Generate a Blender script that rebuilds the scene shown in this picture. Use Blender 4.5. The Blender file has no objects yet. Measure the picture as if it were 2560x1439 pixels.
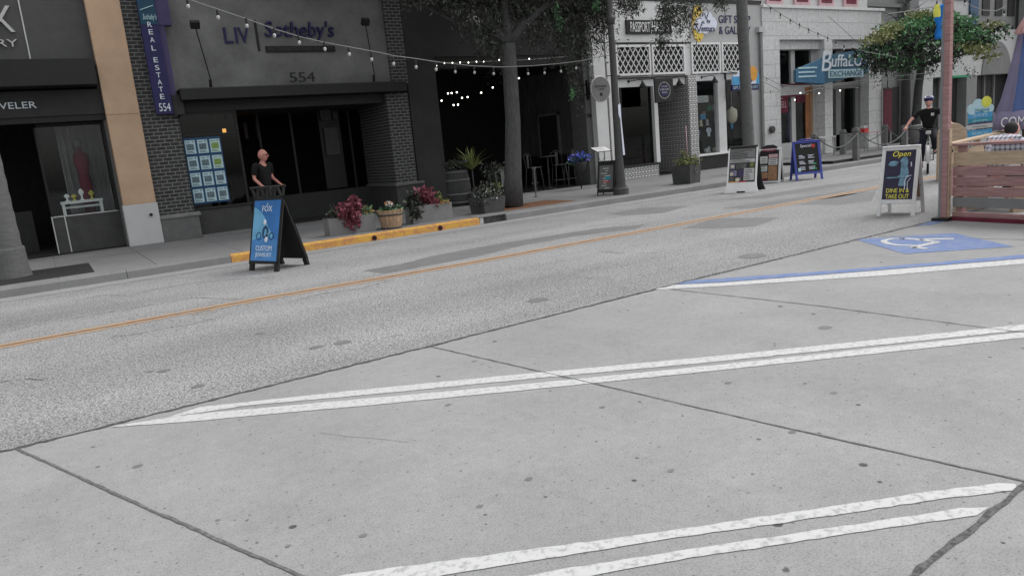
import bpy, bmesh, math, random
import numpy as np
from mathutils import Vector, Matrix, noise
random.seed(7); rng = np.random.default_rng(7)
S = bpy.context.scene; COL = S.collection
R_ = math.radians
# ---------------------------------------------------------------- camera
PW, PH = 2560, 1439
FPX, ROLL, PITCH, AZ, CH = 1825.07, -0.0923438, 0.1903825, 0.5555546, 1.62
cF = Vector((math.sin(AZ)*math.cos(PITCH), math.cos(AZ)*math.cos(PITCH), -math.sin(PITCH)))
cR0 = Vector((math.cos(AZ), -math.sin(AZ), 0)); cU0 = cR0.cross(cF)
cR = cR0*math.cos(ROLL)+cU0*math.sin(ROLL); cU = -cR0*math.sin(ROLL)+cU0*math.cos(ROLL)
cd = bpy.data.cameras.new('camera'); cam = bpy.data.objects.new('camera', cd); COL.objects.link(cam)
cd.sensor_width = 36; cd.lens = 36*FPX/PW; cd.clip_start = .05; cd.clip_end = 2000
cam.matrix_world = Matrix(((cR.x, cU.x, -cF.x, 0), (cR.y, cU.y, -cF.y, 0), (cR.z, cU.z, -cF.z, CH), (0, 0, 0, 1)))
S.camera = cam
# ---------------------------------------------------------------- world, sun, exposure
w = bpy.data.worlds.new("World"); S.world = w; w.use_nodes = True
nt = w.node_tree; bg = nt.nodes['Background']
sky = nt.nodes.new('ShaderNodeTexSky'); sky.sky_type = 'NISHITA'; sky.sun_disc = False
SUN_EL, SUN_ROT = 58, 96      # high, veiled sun from the right end of the street
sky.sun_elevation = R_(SUN_EL); sky.sun_rotation = R_(SUN_ROT); sky.air_density = 1.5; sky.dust_density = 3
hs = nt.nodes.new('ShaderNodeHueSaturation'); hs.inputs['Saturation'].default_value = .12
nt.links.new(sky.outputs[0], hs.inputs['Color']); nt.links.new(hs.outputs[0], bg.inputs['Color'])
bg.inputs['Strength'].default_value = .15
sl = bpy.data.lights.new('sun', 'SUN'); sun = bpy.data.objects.new('sun', sl); COL.objects.link(sun)
sl.energy = .7; sl.angle = R_(22); sl.color = (1, .975, .94)
sd = Vector((math.sin(R_(SUN_ROT))*math.cos(R_(SUN_EL)), math.cos(R_(SUN_ROT))*math.cos(R_(SUN_EL)), math.sin(R_(SUN_EL))))
sun.rotation_euler = sd.to_track_quat('Z', 'Y').to_euler()
S.view_settings.view_transform = 'Standard'; S.view_settings.look = 'None'
S.view_settings.exposure = 0.65; S.view_settings.gamma = 1
S.render.engine = 'CYCLES'
# ---------------------------------------------------------------- where a spot of the street lies (metres)
def ray(px, py): return cR*((px-PW/2)/FPX) - cU*((py-PH/2)/FPX) + cF
def at(px, py, Y): d = ray(px, py); return Vector((0, 0, CH)) + d*(Y/d.y)
def gr(px, py, z=0.): d = ray(px, py); return Vector((0, 0, CH)) + d*((z-CH)/d.z)
# ---------------------------------------------------------------- materials
MATS = {}
def lin(c):
    if isinstance(c, (int, float)): c = (c, c, c)
    return tuple(c)+(1,)
def mat(name, col=None, rough=.75, var=.12, scale=5, bump=0, metal=0, spec=.3, emit=0, stretch=None):
    if name in MATS: return MATS[name]
    m = bpy.data.materials.new(name); m.use_nodes = True; MATS[name] = m
    n = m.node_tree.nodes; L = m.node_tree.links; b = n['Principled BSDF']
    b.inputs['Roughness'].default_value = rough; b.inputs['Metallic'].default_value = metal
    b.inputs['Specular IOR Level'].default_value = spec
    c = lin(col)
    tc = n.new('ShaderNodeTexCoord'); mp = n.new('ShaderNodeMapping'); L.new(tc.outputs['Object'], mp.inputs[0])
    if stretch: mp.inputs['Scale'].default_value = stretch
    no = n.new('ShaderNodeTexNoise'); no.inputs['Scale'].default_value = scale; no.inputs['Detail'].default_value = 5; no.inputs['Roughness'].default_value = .65
    L.new(mp.outputs[0], no.inputs['Vector'])
    cr = n.new('ShaderNodeValToRGB'); cr.color_ramp.elements[0].position = .3; cr.color_ramp.elements[1].position = .7
    cr.color_ramp.elements[0].color = tuple(max(0, x*(1-var)) for x in c[:3])+(1,)
    cr.color_ramp.elements[1].color = tuple(min(1, x*(1+var)) for x in c[:3])+(1,)
    L.new(no.outputs['Fac'], cr.inputs[0]); L.new(cr.outputs[0], b.inputs['Base Color'])
    if emit:
        b.inputs['Emission Color'].default_value = c; b.inputs['Emission Strength'].default_value = emit
    if bump:
        n2 = n.new('ShaderNodeTexNoise'); n2.inputs['Scale'].default_value = scale*9; n2.inputs['Detail'].default_value = 4
        L.new(mp.outputs[0], n2.inputs['Vector'])
        bp = n.new('ShaderNodeBump'); bp.inputs['Strength'].default_value = bump; bp.inputs['Distance'].default_value = .02
        L.new(n2.outputs['Fac'], bp.inputs['Height']); L.new(bp.outputs[0], b.inputs['Normal'])
    return m
def base(name, rough=.85, spec=.25):
    m = bpy.data.materials.new(name); m.use_nodes = True; MATS[name] = m
    n = m.node_tree.nodes; L = m.node_tree.links; b = n['Principled BSDF']
    b.inputs['Roughness'].default_value = rough; b.inputs['Specular IOR Level'].default_value = spec
    tc = n.new('ShaderNodeTexCoord')
    return m, n, L, b, tc
def wallvec(n, L, tc):
    s = n.new('ShaderNodeSeparateXYZ'); L.new(tc.outputs['Object'], s.inputs[0])
    a = n.new('ShaderNodeMath'); L.new(s.outputs[0], a.inputs[0]); L.new(s.outputs[1], a.inputs[1])
    c = n.new('ShaderNodeCombineXYZ'); L.new(a.outputs[0], c.inputs[0]); L.new(s.outputs[2], c.inputs[1])
    return c.outputs[0], a.outputs[0], s.outputs[2]
def brickmat(name, c1, c2, mortar, bw, rh, ms, bump=.6, smooth=.1, rough=.9):
    m, n, L, b, tc = base(name, rough)
    v, _, _ = wallvec(n, L, tc)
    br = n.new('ShaderNodeTexBrick'); L.new(v, br.inputs['Vector'])
    br.inputs['Color1'].default_value = lin(c1); br.inputs['Color2'].default_value = lin(c2); br.inputs['Mortar'].default_value = lin(mortar)
    br.inputs['Scale'].default_value = 1; br.inputs['Brick Width'].default_value = bw; br.inputs['Row Height'].default_value = rh
    br.inputs['Mortar Size'].default_value = ms; br.inputs['Mortar Smooth'].default_value = smooth
    no = n.new('ShaderNodeTexNoise'); no.inputs['Scale'].default_value = 9; no.inputs['Detail'].default_value = 5; L.new(tc.outputs['Object'], no.inputs['Vector'])
    mr = n.new('ShaderNodeMapRange'); mr.inputs['To Min'].default_value = .65; mr.inputs['To Max'].default_value = 1.3; L.new(no.outputs['Fac'], mr.inputs[0])
    mx = n.new('ShaderNodeVectorMath'); mx.operation = 'SCALE'; L.new(br.outputs['Color'], mx.inputs[0]); L.new(mr.outputs[0], mx.inputs['Scale'])
    L.new(mx.outputs[0], b.inputs['Base Color'])
    bp = n.new('ShaderNodeBump'); bp.inputs['Strength'].default_value = bump; bp.inputs['Distance'].default_value = .01; bp.invert = True
    L.new(br.outputs['Fac'], bp.inputs['Height']); L.new(bp.outputs[0], b.inputs['Normal'])
    return m
brickmat('brick', .052, .036, .17, .21, .085, .011)
brickmat('stone_block', .60, .55, .40, 1.35, .52, .012, bump=.5)
def tilemat():
    m, n, L, b, tc = base('pattern_tile', .4, .5)
    v, u, z = wallvec(n, L, tc)
    def mth(op, a, bb=None):
        q = n.new('ShaderNodeMath'); q.operation = op
        for i, x in enumerate((a, bb)):
            if x is None: continue
            if isinstance(x, (int, float)): q.inputs[i].default_value = x
            else: L.new(x, q.inputs[i])
        return q.outputs[0]
    P = math.pi/.15
    f = mth('MULTIPLY', mth('COSINE', mth('MULTIPLY', u, P)), mth('COSINE', mth('MULTIPLY', z, P)))
    f = mth('ABSOLUTE', f)
    cr = n.new('ShaderNodeValToRGB'); cr.color_ramp.interpolation = 'CONSTANT'
    e = cr.color_ramp.elements; e[0].position = 0; e[0].color = (.55, .55, .54, 1); e[1].position = .30; e[1].color = (.02, .02, .02, 1)
    q = e.new(.74); q.color = (.55, .55, .54, 1)
    L.new(f, cr.inputs[0]); L.new(cr.outputs[0], b.inputs['Base Color'])
    return m
tilemat()
def asphalt():
    m, n, L, b, tc = base('asphalt', .9, .2)
    v = tc.outputs['Object']
    def noi(s, d=4, r=.6):
        q = n.new('ShaderNodeTexNoise'); q.inputs['Scale'].default_value = s; q.inputs['Detail'].default_value = d; q.inputs['Roughness'].default_value = r
        L.new(v, q.inputs['Vector']); return q.outputs['Fac']
    def ramp(f, p0, c0, p1, c1):
        q = n.new('ShaderNodeValToRGB'); e = q.color_ramp.elements; e[0].position = p0; e[1].position = p1
        e[0].color = lin(c0); e[1].color = lin(c1); L.new(f, q.inputs[0]); return q.outputs[0]
    def mul(a, c):
        q = n.new('ShaderNodeMix'); q.data_type = 'RGBA'; q.blend_type = 'MULTIPLY'; q.inputs[0].default_value = 1
        L.new(a, q.inputs[6]); L.new(c, q.inputs[7]); return q.outputs[2]
    vo = n.new('ShaderNodeTexVoronoi'); vo.inputs['Scale'].default_value = 88; L.new(v, vo.inputs['Vector'])
    agg = ramp(vo.outputs['Distance'], .25, .42, .85, .14)
    col = mul(agg, ramp(noi(44, 3, .85), .40, .48, .53, 1.08))
    mpp = n.new('ShaderNodeMapping'); mpp.inputs['Scale'].default_value = (.07, .75, 1); L.new(v, mpp.inputs[0])
    nq = n.new('ShaderNodeTexNoise'); nq.inputs['Scale'].default_value = 1.0; nq.inputs['Detail'].default_value = 5; L.new(mpp.outputs[0], nq.inputs['Vector'])
    col = mul(col, ramp(nq.outputs['Fac'], .35, .84, .65, 1.06)); col = mul(col, ramp(noi(.5, 6), .3, .86, .7, 1.08))
    # fine cracks
    vc = n.new('ShaderNodeTexVoronoi'); vc.feature = 'DISTANCE_TO_EDGE'; vc.inputs['Scale'].default_value = .8
    wv = n.new('ShaderNodeVectorMath'); wv.operation = 'ADD'
    nn = n.new('ShaderNodeTexNoise'); nn.inputs['Scale'].default_value = 2.5; nn.inputs['Detail'].default_value = 5; L.new(v, nn.inputs['Vector'])
    L.new(v, wv.inputs[0]); L.new(nn.outputs['Color'], wv.inputs[1]); L.new(wv.outputs[0], vc.inputs['Vector'])
    ck = ramp(vc.outputs['Distance'], .0, .45, .007, 1.)
    mm = n.new('ShaderNodeMix'); mm.data_type = 'RGBA'; mm.inputs[6].default_value = (1, 1, 1, 1)
    L.new(ramp(noi(.6, 2), .5, 0, .6, .8), mm.inputs[0]); L.new(ck, mm.inputs[7])
    col = mul(col, mm.outputs[2])
    L.new(col, b.inputs['Base Color'])
    bp = n.new('ShaderNodeBump'); bp.inputs['Strength'].default_value = .5; bp.inputs['Distance'].default_value = .006
    L.new(vo.outputs['Distance'], bp.inputs['Height']); bp.invert = True; L.new(bp.outputs[0], b.inputs['Normal'])
asphalt()
def concrete(name, c, spots=True, dark=.9, speck=.8):
    m, n, L, b, tc = base(name, .85, .25)
    v = tc.outputs['Object']
    def noi(s, d=4, r=.6):
        q = n.new('ShaderNodeTexNoise'); q.inputs['Scale'].default_value = s; q.inputs['Detail'].default_value = d; q.inputs['Roughness'].default_value = r
        L.new(v, q.inputs['Vector']); return q.outputs['Fac']
    def ramp(f, p0, c0, p1, c1):
        q = n.new('ShaderNodeValToRGB'); e = q.color_ramp.elements; e[0].position = p0; e[1].position = p1
        e[0].color = lin(c0); e[1].color = lin(c1); L.new(f, q.inputs[0]); return q.outputs[0]
    def mul(a, cc):
        q = n.new('ShaderNodeMix'); q.data_type = 'RGBA'; q.blend_type = 'MULTIPLY'; q.inputs[0].default_value = 1
        L.new(a, q.inputs[6]); L.new(cc, q.inputs[7]); return q.outputs[2]
    col = ramp(noi(.7, 7, .65), .3, c*.86, .7, c*1.08)
    col = mul(col, ramp(noi(14, 5, .75), .35, .93, .62, 1.04))
    col = mul(col, ramp(noi(110, 3, .8), .38, speck, .50, 1.03)); col = mul(col, ramp(noi(1.9, 6, .8), .35, .93, .6, 1.02))
    if spots:
        for s, r, k in ((1.3, .028, .28), (3.4, .045, .42), (14, .11, .6)):
            vo = n.new('ShaderNodeTexVoronoi'); vo.voronoi_dimensions = '2D'; vo.inputs['Scale'].default_value = s; L.new(v, vo.inputs['Vector'])
            sp = n.new('ShaderNodeSeparateColor'); L.new(vo.outputs['Color'], sp.inputs[0])
            pw = n.new('ShaderNodeMath'); pw.operation = 'POWER'; L.new(sp.outputs[0], pw.inputs[0]); pw.inputs[1].default_value = 3
            a = n.new('ShaderNodeMath'); a.operation = 'MULTIPLY'; L.new(pw.outputs[0], a.inputs[0]); a.inputs[1].default_value = r
            d = n.new('ShaderNodeMath'); d.operation = 'SUBTRACT'; L.new(vo.outputs['Distance'], d.inputs[0]); L.new(a.outputs[0], d.inputs[1])
            col = mul(col, ramp(d.outputs[0], -.008, k, .006, 1.))
    L.new(col, b.inputs['Base Color'])
    bp = n.new('ShaderNodeBump'); bp.inputs['Strength'].default_value = .25; bp.inputs['Distance'].default_value = .004
    L.new(noi(90, 4), bp.inputs['Height']); L.new(bp.outputs[0], b.inputs['Normal'])
    return m
concrete('concrete', .28, speck=.68); concrete('sidewalk', .20, True); concrete('kerb', .21, False); concrete('gutter', .27, False); concrete('ground', .26, False)
def paint(name, c, under, lo=.40, hi=.5, sc=26):
    m, n, L, b, tc = base(name, .7, .3)
    no = n.new('ShaderNodeTexNoise'); no.inputs['Scale'].default_value = sc; no.inputs['Detail'].default_value = 6; no.inputs['Roughness'].default_value = .75; L.new(tc.outputs['Object'], no.inputs['Vector'])
    q = n.new('ShaderNodeValToRGB'); e = q.color_ramp.elements; e[0].position = lo; e[1].position = hi; e[0].color = lin(under); e[1].color = lin(c)
    L.new(no.outputs['Fac'], q.inputs[0]); L.new(q.outputs[0], b.inputs['Base Color'])
    return m
paint('white_paint', .48, .31, .38, .50); paint('yellow_line', (.38, .235, .13), (.27, .235, .20), .38, .6, 9); paint('line_gap', (.13, .07, .035), (.19, .13, .09), .3, .5)
paint('yellow_kerb', (.55, .31, .06), (.42, .2, .08), .42, .55, 7); paint('blue_paint', (.11, .165, .33), (.18, .22, .32), .35, .55, 6)
paint('patch', .135, .165, .35, .6, 3); paint('tar_line', .16, .24, .4, .55, 20); paint('seam', .035, .11, .42, .58, 40); paint('joint', .09, .16, .4, .55, 30)
def glassmat(name, tint=(.9, .95, .95), refl=.10):
    m = bpy.data.materials.new(name); m.use_nodes = True; MATS[name] = m; n = m.node_tree.nodes; L = m.node_tree.links
    n.remove(n['Principled BSDF']); o = n['Material Output']
    t = n.new('ShaderNodeBsdfTransparent'); t.inputs[0].default_value = lin(tint)
    g = n.new('ShaderNodeBsdfGlossy'); g.inputs['Roughness'].default_value = .04
    mx = n.new('ShaderNodeMixShader'); mx.inputs[0].default_value = refl
    L.new(t.outputs[0], mx.inputs[1]); L.new(g.outputs[0], mx.inputs[2]); L.new(mx.outputs[0], o.inputs[0])
glassmat('glass', (.9, .92, .92), .022); glassmat('glass_dark', (.35, .37, .37), .025)
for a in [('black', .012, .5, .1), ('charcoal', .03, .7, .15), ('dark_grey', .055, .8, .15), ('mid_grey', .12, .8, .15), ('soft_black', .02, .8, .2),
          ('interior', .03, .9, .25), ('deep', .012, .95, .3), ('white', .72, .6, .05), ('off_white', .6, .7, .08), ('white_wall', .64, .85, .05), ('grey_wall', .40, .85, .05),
          ('silver', .5, .35, .05), ('jewel_wall', .075, .85, .1), ('pale_grey', .45, .8, .07), ('rope', .13, .9, .2), ('deck', .13, .85, .2), ('post_wood', .14, .9, .2),
          ('far_grey', .22, .85, .08), ('skin_dummy', .5, .6, .1)]:
    mat(a[0], a[1], a[2], a[3])
mat('stucco', .17, .9, .28, 1.3, .3); mat('stucco_dark', .032, .9, .25, 1.0, .3)
mat('tan', (.45, .315, .215), .85, .12, 1.6, .2); mat('pillar_base', .47, .85, .06, 2)
mat('bark', .075, .95, .35, 9, .8, stretch=(3, 3, .5)); mat('palm_bark', .13, .95, .2, 5, .6, stretch=(1, 1, 4)); mat('bark_dark', .05, .95, .3, 9, .6)
mat('iron', .05, .5, .15, 8, .1, spec=.4)
mat('wood_pink', (.31, .18, .175), .85, .3, 3, .3, stretch=(1, .6, 9)); mat('wood_tan', (.42, .32, .225), .85, .2, 4, .2, stretch=(1, .6, 8)); mat('barrel_wood', (.36, .25, .165), .85, .35, 4, .3, stretch=(6, 6, .7))
mat('oak_dark', .045, .8, .3, 5, .2, stretch=(6, 6, .7)); mat('wood_slat', .075, .8, .25, 4, stretch=(1, 1, .3))
mat('planter', .19, .9, .12, 3, .2); mat('planter_dark', .07, .9, .2, 3, .2)
mat('soil', .02, .95, .3, 20)
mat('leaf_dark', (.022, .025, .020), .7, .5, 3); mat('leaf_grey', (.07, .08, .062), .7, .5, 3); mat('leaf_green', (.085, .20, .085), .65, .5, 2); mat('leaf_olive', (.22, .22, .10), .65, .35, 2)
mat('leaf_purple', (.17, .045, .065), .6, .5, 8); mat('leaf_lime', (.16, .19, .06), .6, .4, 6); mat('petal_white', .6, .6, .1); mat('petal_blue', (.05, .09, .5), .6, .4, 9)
mat('petal_violet', (.13, .10, .35), .6, .3, 9); mat('petal_yellow', (.5, .45, .08), .6, .3, 9); mat('petal_orange', (.5, .22, .08), .6, .3, 9)
mat('purple', (.025, .02, .10), .6, .12); mat('purple_light', (.06, .05, .12), .7, .15, 2); mat('teal_dark', (.01, .05, .09), .6, .1); mat('navy', (.015, .012, .075), .5, .2)
mat('blue_frame', (.05, .065, .30), .5, .2); mat('board_blue', (.01, .055, .13), .5, .1); mat('card', (.42, .58, .64), .6, .06); mat('pic_grey', (.11, .16, .18), .7, .5, 25); mat('pic_green', (.2, .3, .08), .7, .4, 25)
mat('poster_blue', (.035, .16, .43), .35, .35, 1.5); mat('poster_light', (.14, .38, .58), .35, .2, 4); mat('poster_mid', (.06, .22, .50), .35, .2, 4)
mat('skin', (.46, .21, .17), .6, .08, 30); mat('skin_fair', (.58, .30, .25), .6, .08, 30); mat('shirt_black', .006, .9, .3, 9); mat('trouser', (.012, .013, .02), .9, .2, 9)
mat('orange', (.62, .30, .05), .6, .15); mat('sun_yellow', (.72, .52, .10), .6, .2); mat('cloud', (.66, .68, .78), .6, .05); mat('sea_blue', (.07, .28, .50), .6, .2); mat('teal', (.03, .25, .32), .6, .25)
mat('sign_teal', (.05, .12, .18), .6, .15, 3); mat('sign_blue', (.06, .16, .27), .6, .2, 3); mat('lettering', (.62, .68, .74), .6, .05); mat('letter_dark', .01, .5, .1)
mat('maroon', (.11, .012, .03), .7, .3); mat('pink', (.45, .30, .32), .7, .1); mat('brown_food', (.25, .14, .075), .7, .5, 20); mat('cream', (.55, .5, .4), .7, .1)
mat('open_yellow', (.75, .68, .08), .5, .05); mat('open_blue', (.13, .24, .32), .6, .45, 14); mat('open_ground', (.022, .018, .045), .5, .2)
mat('flag_blue', (.005, .15, .50), .7, .15); mat('flag_yellow', (.62, .62, .10), .7, .15); mat('umb_purple', (.21, .19, .29), .8, .12); mat('umb_blue', (.075, .12, .28), .8, .15); mat('umb_pink', (.58, .34, .34), .8, .12)
mat('wood_orange', (.30, .12, .05), .6, .3, 3); mat('wood_ochre', (.30, .19, .11), .7, .2, 3); mat('red', (.45, .04, .04), .6, .2); mat('green', (.03, .25, .12), .6, .2); mat('mulch', (.18, .09, .05), .95, .4, 25, .5)
mat('lit_bulb', (1, .93, .82), .4, .02, emit=4); mat('bulb_glass', .42, .25, .1, spec=.6); mat('lit_orange', (1, .45, .12), .4, .05, emit=5)
mat('plaid_white', (.5, .5, .56), .9, .1); mat('tyre', .012, .8, .1); mat('chrome', .4, .3, .05, metal=.8)
def plaid():
    m, n, L, b, tc = base('plaid', .9, .2)
    s = n.new('ShaderNodeSeparateXYZ'); L.new(tc.outputs['Object'], s.inputs[0])
    outs = []
    for i, k in ((0, 95), (2, 95)):
        a = n.new('ShaderNodeMath'); a.operation = 'MULTIPLY'; a.inputs[1].default_value = k; L.new(s.outputs[i], a.inputs[0])
        c = n.new('ShaderNodeMath'); c.operation = 'SINE'; L.new(a.outputs[0], c.inputs[0])
        d = n.new('ShaderNodeMath'); d.operation = 'GREATER_THAN'; d.inputs[1].default_value = .35; L.new(c.outputs[0], d.inputs[0]); outs.append(d.outputs[0])
    ad = n.new('ShaderNodeMath'); L.new(outs[0], ad.inputs[0]); L.new(outs[1], ad.inputs[1])
    q = n.new('ShaderNodeValToRGB'); e = q.color_ramp.elements; e[0].color = (.6, .58, .66, 1); e[1].color = (.10, .12, .14, 1)
    dv = n.new('ShaderNodeMath'); dv.operation = 'MULTIPLY'; dv.inputs[1].default_value = .5; L.new(ad.outputs[0], dv.inputs[0])
    L.new(dv.outputs[0], q.inputs[0]); L.new(q.outputs[0], b.inputs['Base Color'])
plaid()
# ---------------------------------------------------------------- object helpers
def thing(name, label, cat, loc=(0, 0, 0), rz=0, group=None):
    o = bpy.data.objects.new(name, None); COL.objects.link(o); o.location = loc; o.rotation_euler = (0, 0, rz); o.empty_display_size = .2
    o['label'] = label; o['category'] = cat
    if group: o['group'] = group
    return o
def tag(o, label, cat, group=None):
    o['label'] = label; o['category'] = cat
    if group: o['group'] = group
    return o
def struct(o): o['kind'] = 'structure'; return o
class MB:
    def __init__(s, M=None): s.v = []; s.f = []; s.mi = []; s.M = M; s.cur = 0; s.sm = []
    def _v(s, p):
        p = Vector(p)
        if s.M: p = s.M @ p
        s.v.append(tuple(p)); return len(s.v)-1
    def face(s, ids, sm=False): s.f.append(ids); s.mi.append(s.cur); s.sm.append(sm)
    def box(s, x0, x1, y0, y1, z0, z1):
        i = [s._v((x, y, z)) for z in (z0, z1) for y in (y0, y1) for x in (x0, x1)]
        for q in ((0, 2, 3, 1), (4, 5, 7, 6), (0, 1, 5, 4), (2, 6, 7, 3), (0, 4, 6, 2), (1, 3, 7, 5)): s.face([i[k] for k in q])
        return s
    def hexa(s, b, t):   # bottom 4, top 4 points
        i = [s._v(p) for p in list(b)+list(t)]
        for q in ((3, 2, 1, 0), (4, 5, 6, 7), (0, 1, 5, 4), (1, 2, 6, 5), (2, 3, 7, 6), (3, 0, 4, 7)): s.face([i[k] for k in q])
        return s
    def prism(s, pts, d0, d1, ax='y'):   # polygon in xz extruded along y (or in xy along z)
        def P(a, b, d): return (a, d, b) if ax == 'y' else ((a, b, d) if ax == 'z' else (d, a, b))
        A = [s._v(P(a, b, d0)) for a, b in pts]; B = [s._v(P(a, b, d1)) for a, b in pts]
        n = len(pts); s.face(A); s.face(B[::-1])
        for k in range(n): s.face([A[k], B[k], B[(k+1) % n], A[(k+1) % n]])
        return s
    def poly(s, pts): s.face([s._v(p) for p in pts]); return s
    def tube(s, path, r, seg=8, cap=True):
        path = [Vector(p) for p in path]; n = len(path)
        rs = r if isinstance(r, (list, tuple)) else [r]*n
        rings = []; up = None
        for k in range(n):
            t = (path[min(k+1, n-1)]-path[max(k-1, 0)]).normalized()
            if up is None: up = Vector((0, 0, 1)) if abs(t.z) < .9 else Vector((1, 0, 0))
            a = t.cross(up).normalized(); b = a.cross(t).normalized(); up = b
            rings.append([s._v(path[k]+(a*math.cos(2*math.pi*j/seg)+b*math.sin(2*math.pi*j/seg))*rs[k]) for j in range(seg)])
        for k in range(n-1):
            for j in range(seg): s.face([rings[k][j], rings[k][(j+1) % seg], rings[k+1][(j+1) % seg], rings[k+1][j]], seg > 5)
        if cap: s.face(rings[0][::-1]); s.face(rings[-1])
        return s
    def lathe(s, prof, c=(0, 0, 0), seg=20, sx=1, sy=1, smooth=True):
        rings = [[s._v((c[0]+r*sx*math.cos(2*math.pi*j/seg), c[1]+r*sy*math.sin(2*math.pi*j/seg), c[2]+z)) for j in range(seg)] for r, z in prof]
        for k in range(len(prof)-1):
            for j in range(seg): s.face([rings[k][j], rings[k][(j+1) % seg], rings[k+1][(j+1) % seg], rings[k+1][j]], smooth)
        s.face(rings[0][::-1]); s.face(rings[-1]); return s
    def ball(s, c, r, seg=10, sx=1, sy=1, sz=1):
        return s.lathe([(r*math.sin(math.pi*k/8) if 0 < k < 8 else 1e-4, -r*sz*math.cos(math.pi*k/8)) for k in range(9)], c, seg, sx, sy)
    def torus(s, c, R, r, ax='x', seg=28, ss=7):
        for i in range(seg):
            for j in range(ss):
                ids = []
                for di, dj in ((0, 0), (1, 0), (1, 1), (0, 1)):
                    a = 2*math.pi*(i+di)/seg; b = 2*math.pi*(j+dj)/ss; q = R+r*math.cos(b)
                    p = {'x': (r*math.sin(b), q*math.cos(a), q*math.sin(a)), 'y': (q*math.cos(a), r*math.sin(b), q*math.sin(a)), 'z': (q*math.cos(a), q*math.sin(a), r*math.sin(b))}[ax]
                    ids.append(s._v((c[0]+p[0], c[1]+p[1], c[2]+p[2])))
                s.face(ids, True)
        return s
    def build(s, name, m, parent=None, world=False, bevel=0):
        me = bpy.data.meshes.new(name)
        v = s.v
        if world and parent is not None:
            q = parent; l = Vector((0, 0, 0))
            while q is not None: l += q.location; q = q.parent
            v = [(a-l.x, b-l.y, c-l.z) for a, b, c in v]
        me.from_pydata(v, [], s.f)
        ms = m if isinstance(m, (list, tuple)) else [m]
        for x in ms: me.materials.append(MATS[x])
        me.polygons.foreach_set('material_index', s.mi); me.polygons.foreach_set('use_smooth', s.sm)
        me.validate(); me.update()
        bm = bmesh.new(); bm.from_mesh(me); bmesh.ops.remove_doubles(bm, verts=bm.verts, dist=1e-5); bmesh.ops.recalc_face_normals(bm, faces=bm.faces); bm.to_mesh(me); bm.free()
        o = bpy.data.objects.new(name, me); COL.objects.link(o)
        if parent is not None: o.parent = parent
        if bevel:
            b = o.modifiers.new('bevel', 'BEVEL'); b.width = bevel; b.segments = 2; b.limit_method = 'ANGLE'
        return o
def bx(name, m, parent, *a, world=True, bevel=0): return MB().box(*a).build(name, m, parent, world, bevel)
_tc = {}
def textgeo(body, depth=.1, sharp=True):
    cu = bpy.data.curves.new('t', 'FONT'); cu.body = body; cu.extrude = depth/2; cu.size = 1; cu.align_x = 'CENTER'; cu.resolution_u = 3; cu.space_line = .95
    o = bpy.data.objects.new('t', cu); COL.objects.link(o)
    dg = bpy.context.evaluated_depsgraph_get(); me = bpy.data.meshes.new_from_object(o.evaluated_get(dg))
    v = [tuple(x.co) for x in me.vertices]; f = [list(p.vertices) for p in me.polygons]
    bpy.data.objects.remove(o); bpy.data.curves.remove(cu); bpy.data.meshes.remove(me)
    return v, f
def addtext(mb, body, x0, x1, z0, z1, y, depth=.01, shear=0, wob=0, lift=0):
    """letters fitted to a rectangle of an xz plane, facing -y, standing proud of y by depth"""
    v, f = textgeo(body)
    a = np.array(v); mn = a.min(0); mx = a.max(0); sp = np.maximum(mx-mn, 1e-6); u = (a-mn)/sp
    off = len(mb.v)
    for p in u:
        z = z0+(z1-z0)*p[1]; x = x0+(x1-x0)*p[0]+shear*(z-z0)
        mb._v((x, y-depth*p[2], z+lift*(x-x0)))
    for q in f: mb.face([off+k for k in q])
    return mb
def ribbon(pts, wd, z=.004, jit=0, step=.06):
    """flat strip along ground points"""
    L = []; Rr = []
    for k in range(len(pts)-1):
        a, b = Vector(pts[k][:2]), Vector(pts[k+1][:2]); d = (b-a); n = max(1, int(d.length/step)); t = d.normalized(); nn = Vector((-t.y, t.x))
        for i in range(n+(k == len(pts)-2)):
            p = a+d*i/n; off = nn*random.uniform(-1, 1)*jit*.6; w1 = wd/2+random.uniform(-1, 1)*jit; w2 = wd/2+random.uniform(-1, 1)*jit
            L.append((*(p+off+nn*w1), z)); Rr.append((*(p+off-nn*w2), z))
    mb = MB()
    A = [mb._v(p) for p in L]; B = [mb._v(p) for p in Rr]
    for i in range(len(A)-1): mb.face([A[i], B[i], B[i+1], A[i+1]])
    return mb
def groundpoly(px, z, jit=0, step=.05):
    P = [gr(*p) for p in px]; out = []
    for k in range(len(P)):
        a, b = P[k], P[(k+1) % len(P)]; n = max(1, int((b-a).length/step)) if jit else 1
        for i in range(n):
            p = a.lerp(b, i/n); out.append((p.x+random.uniform(-jit, jit), p.y+random.uniform(-jit, jit), z))
    mb = MB(); mb.poly(out); return mb
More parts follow.
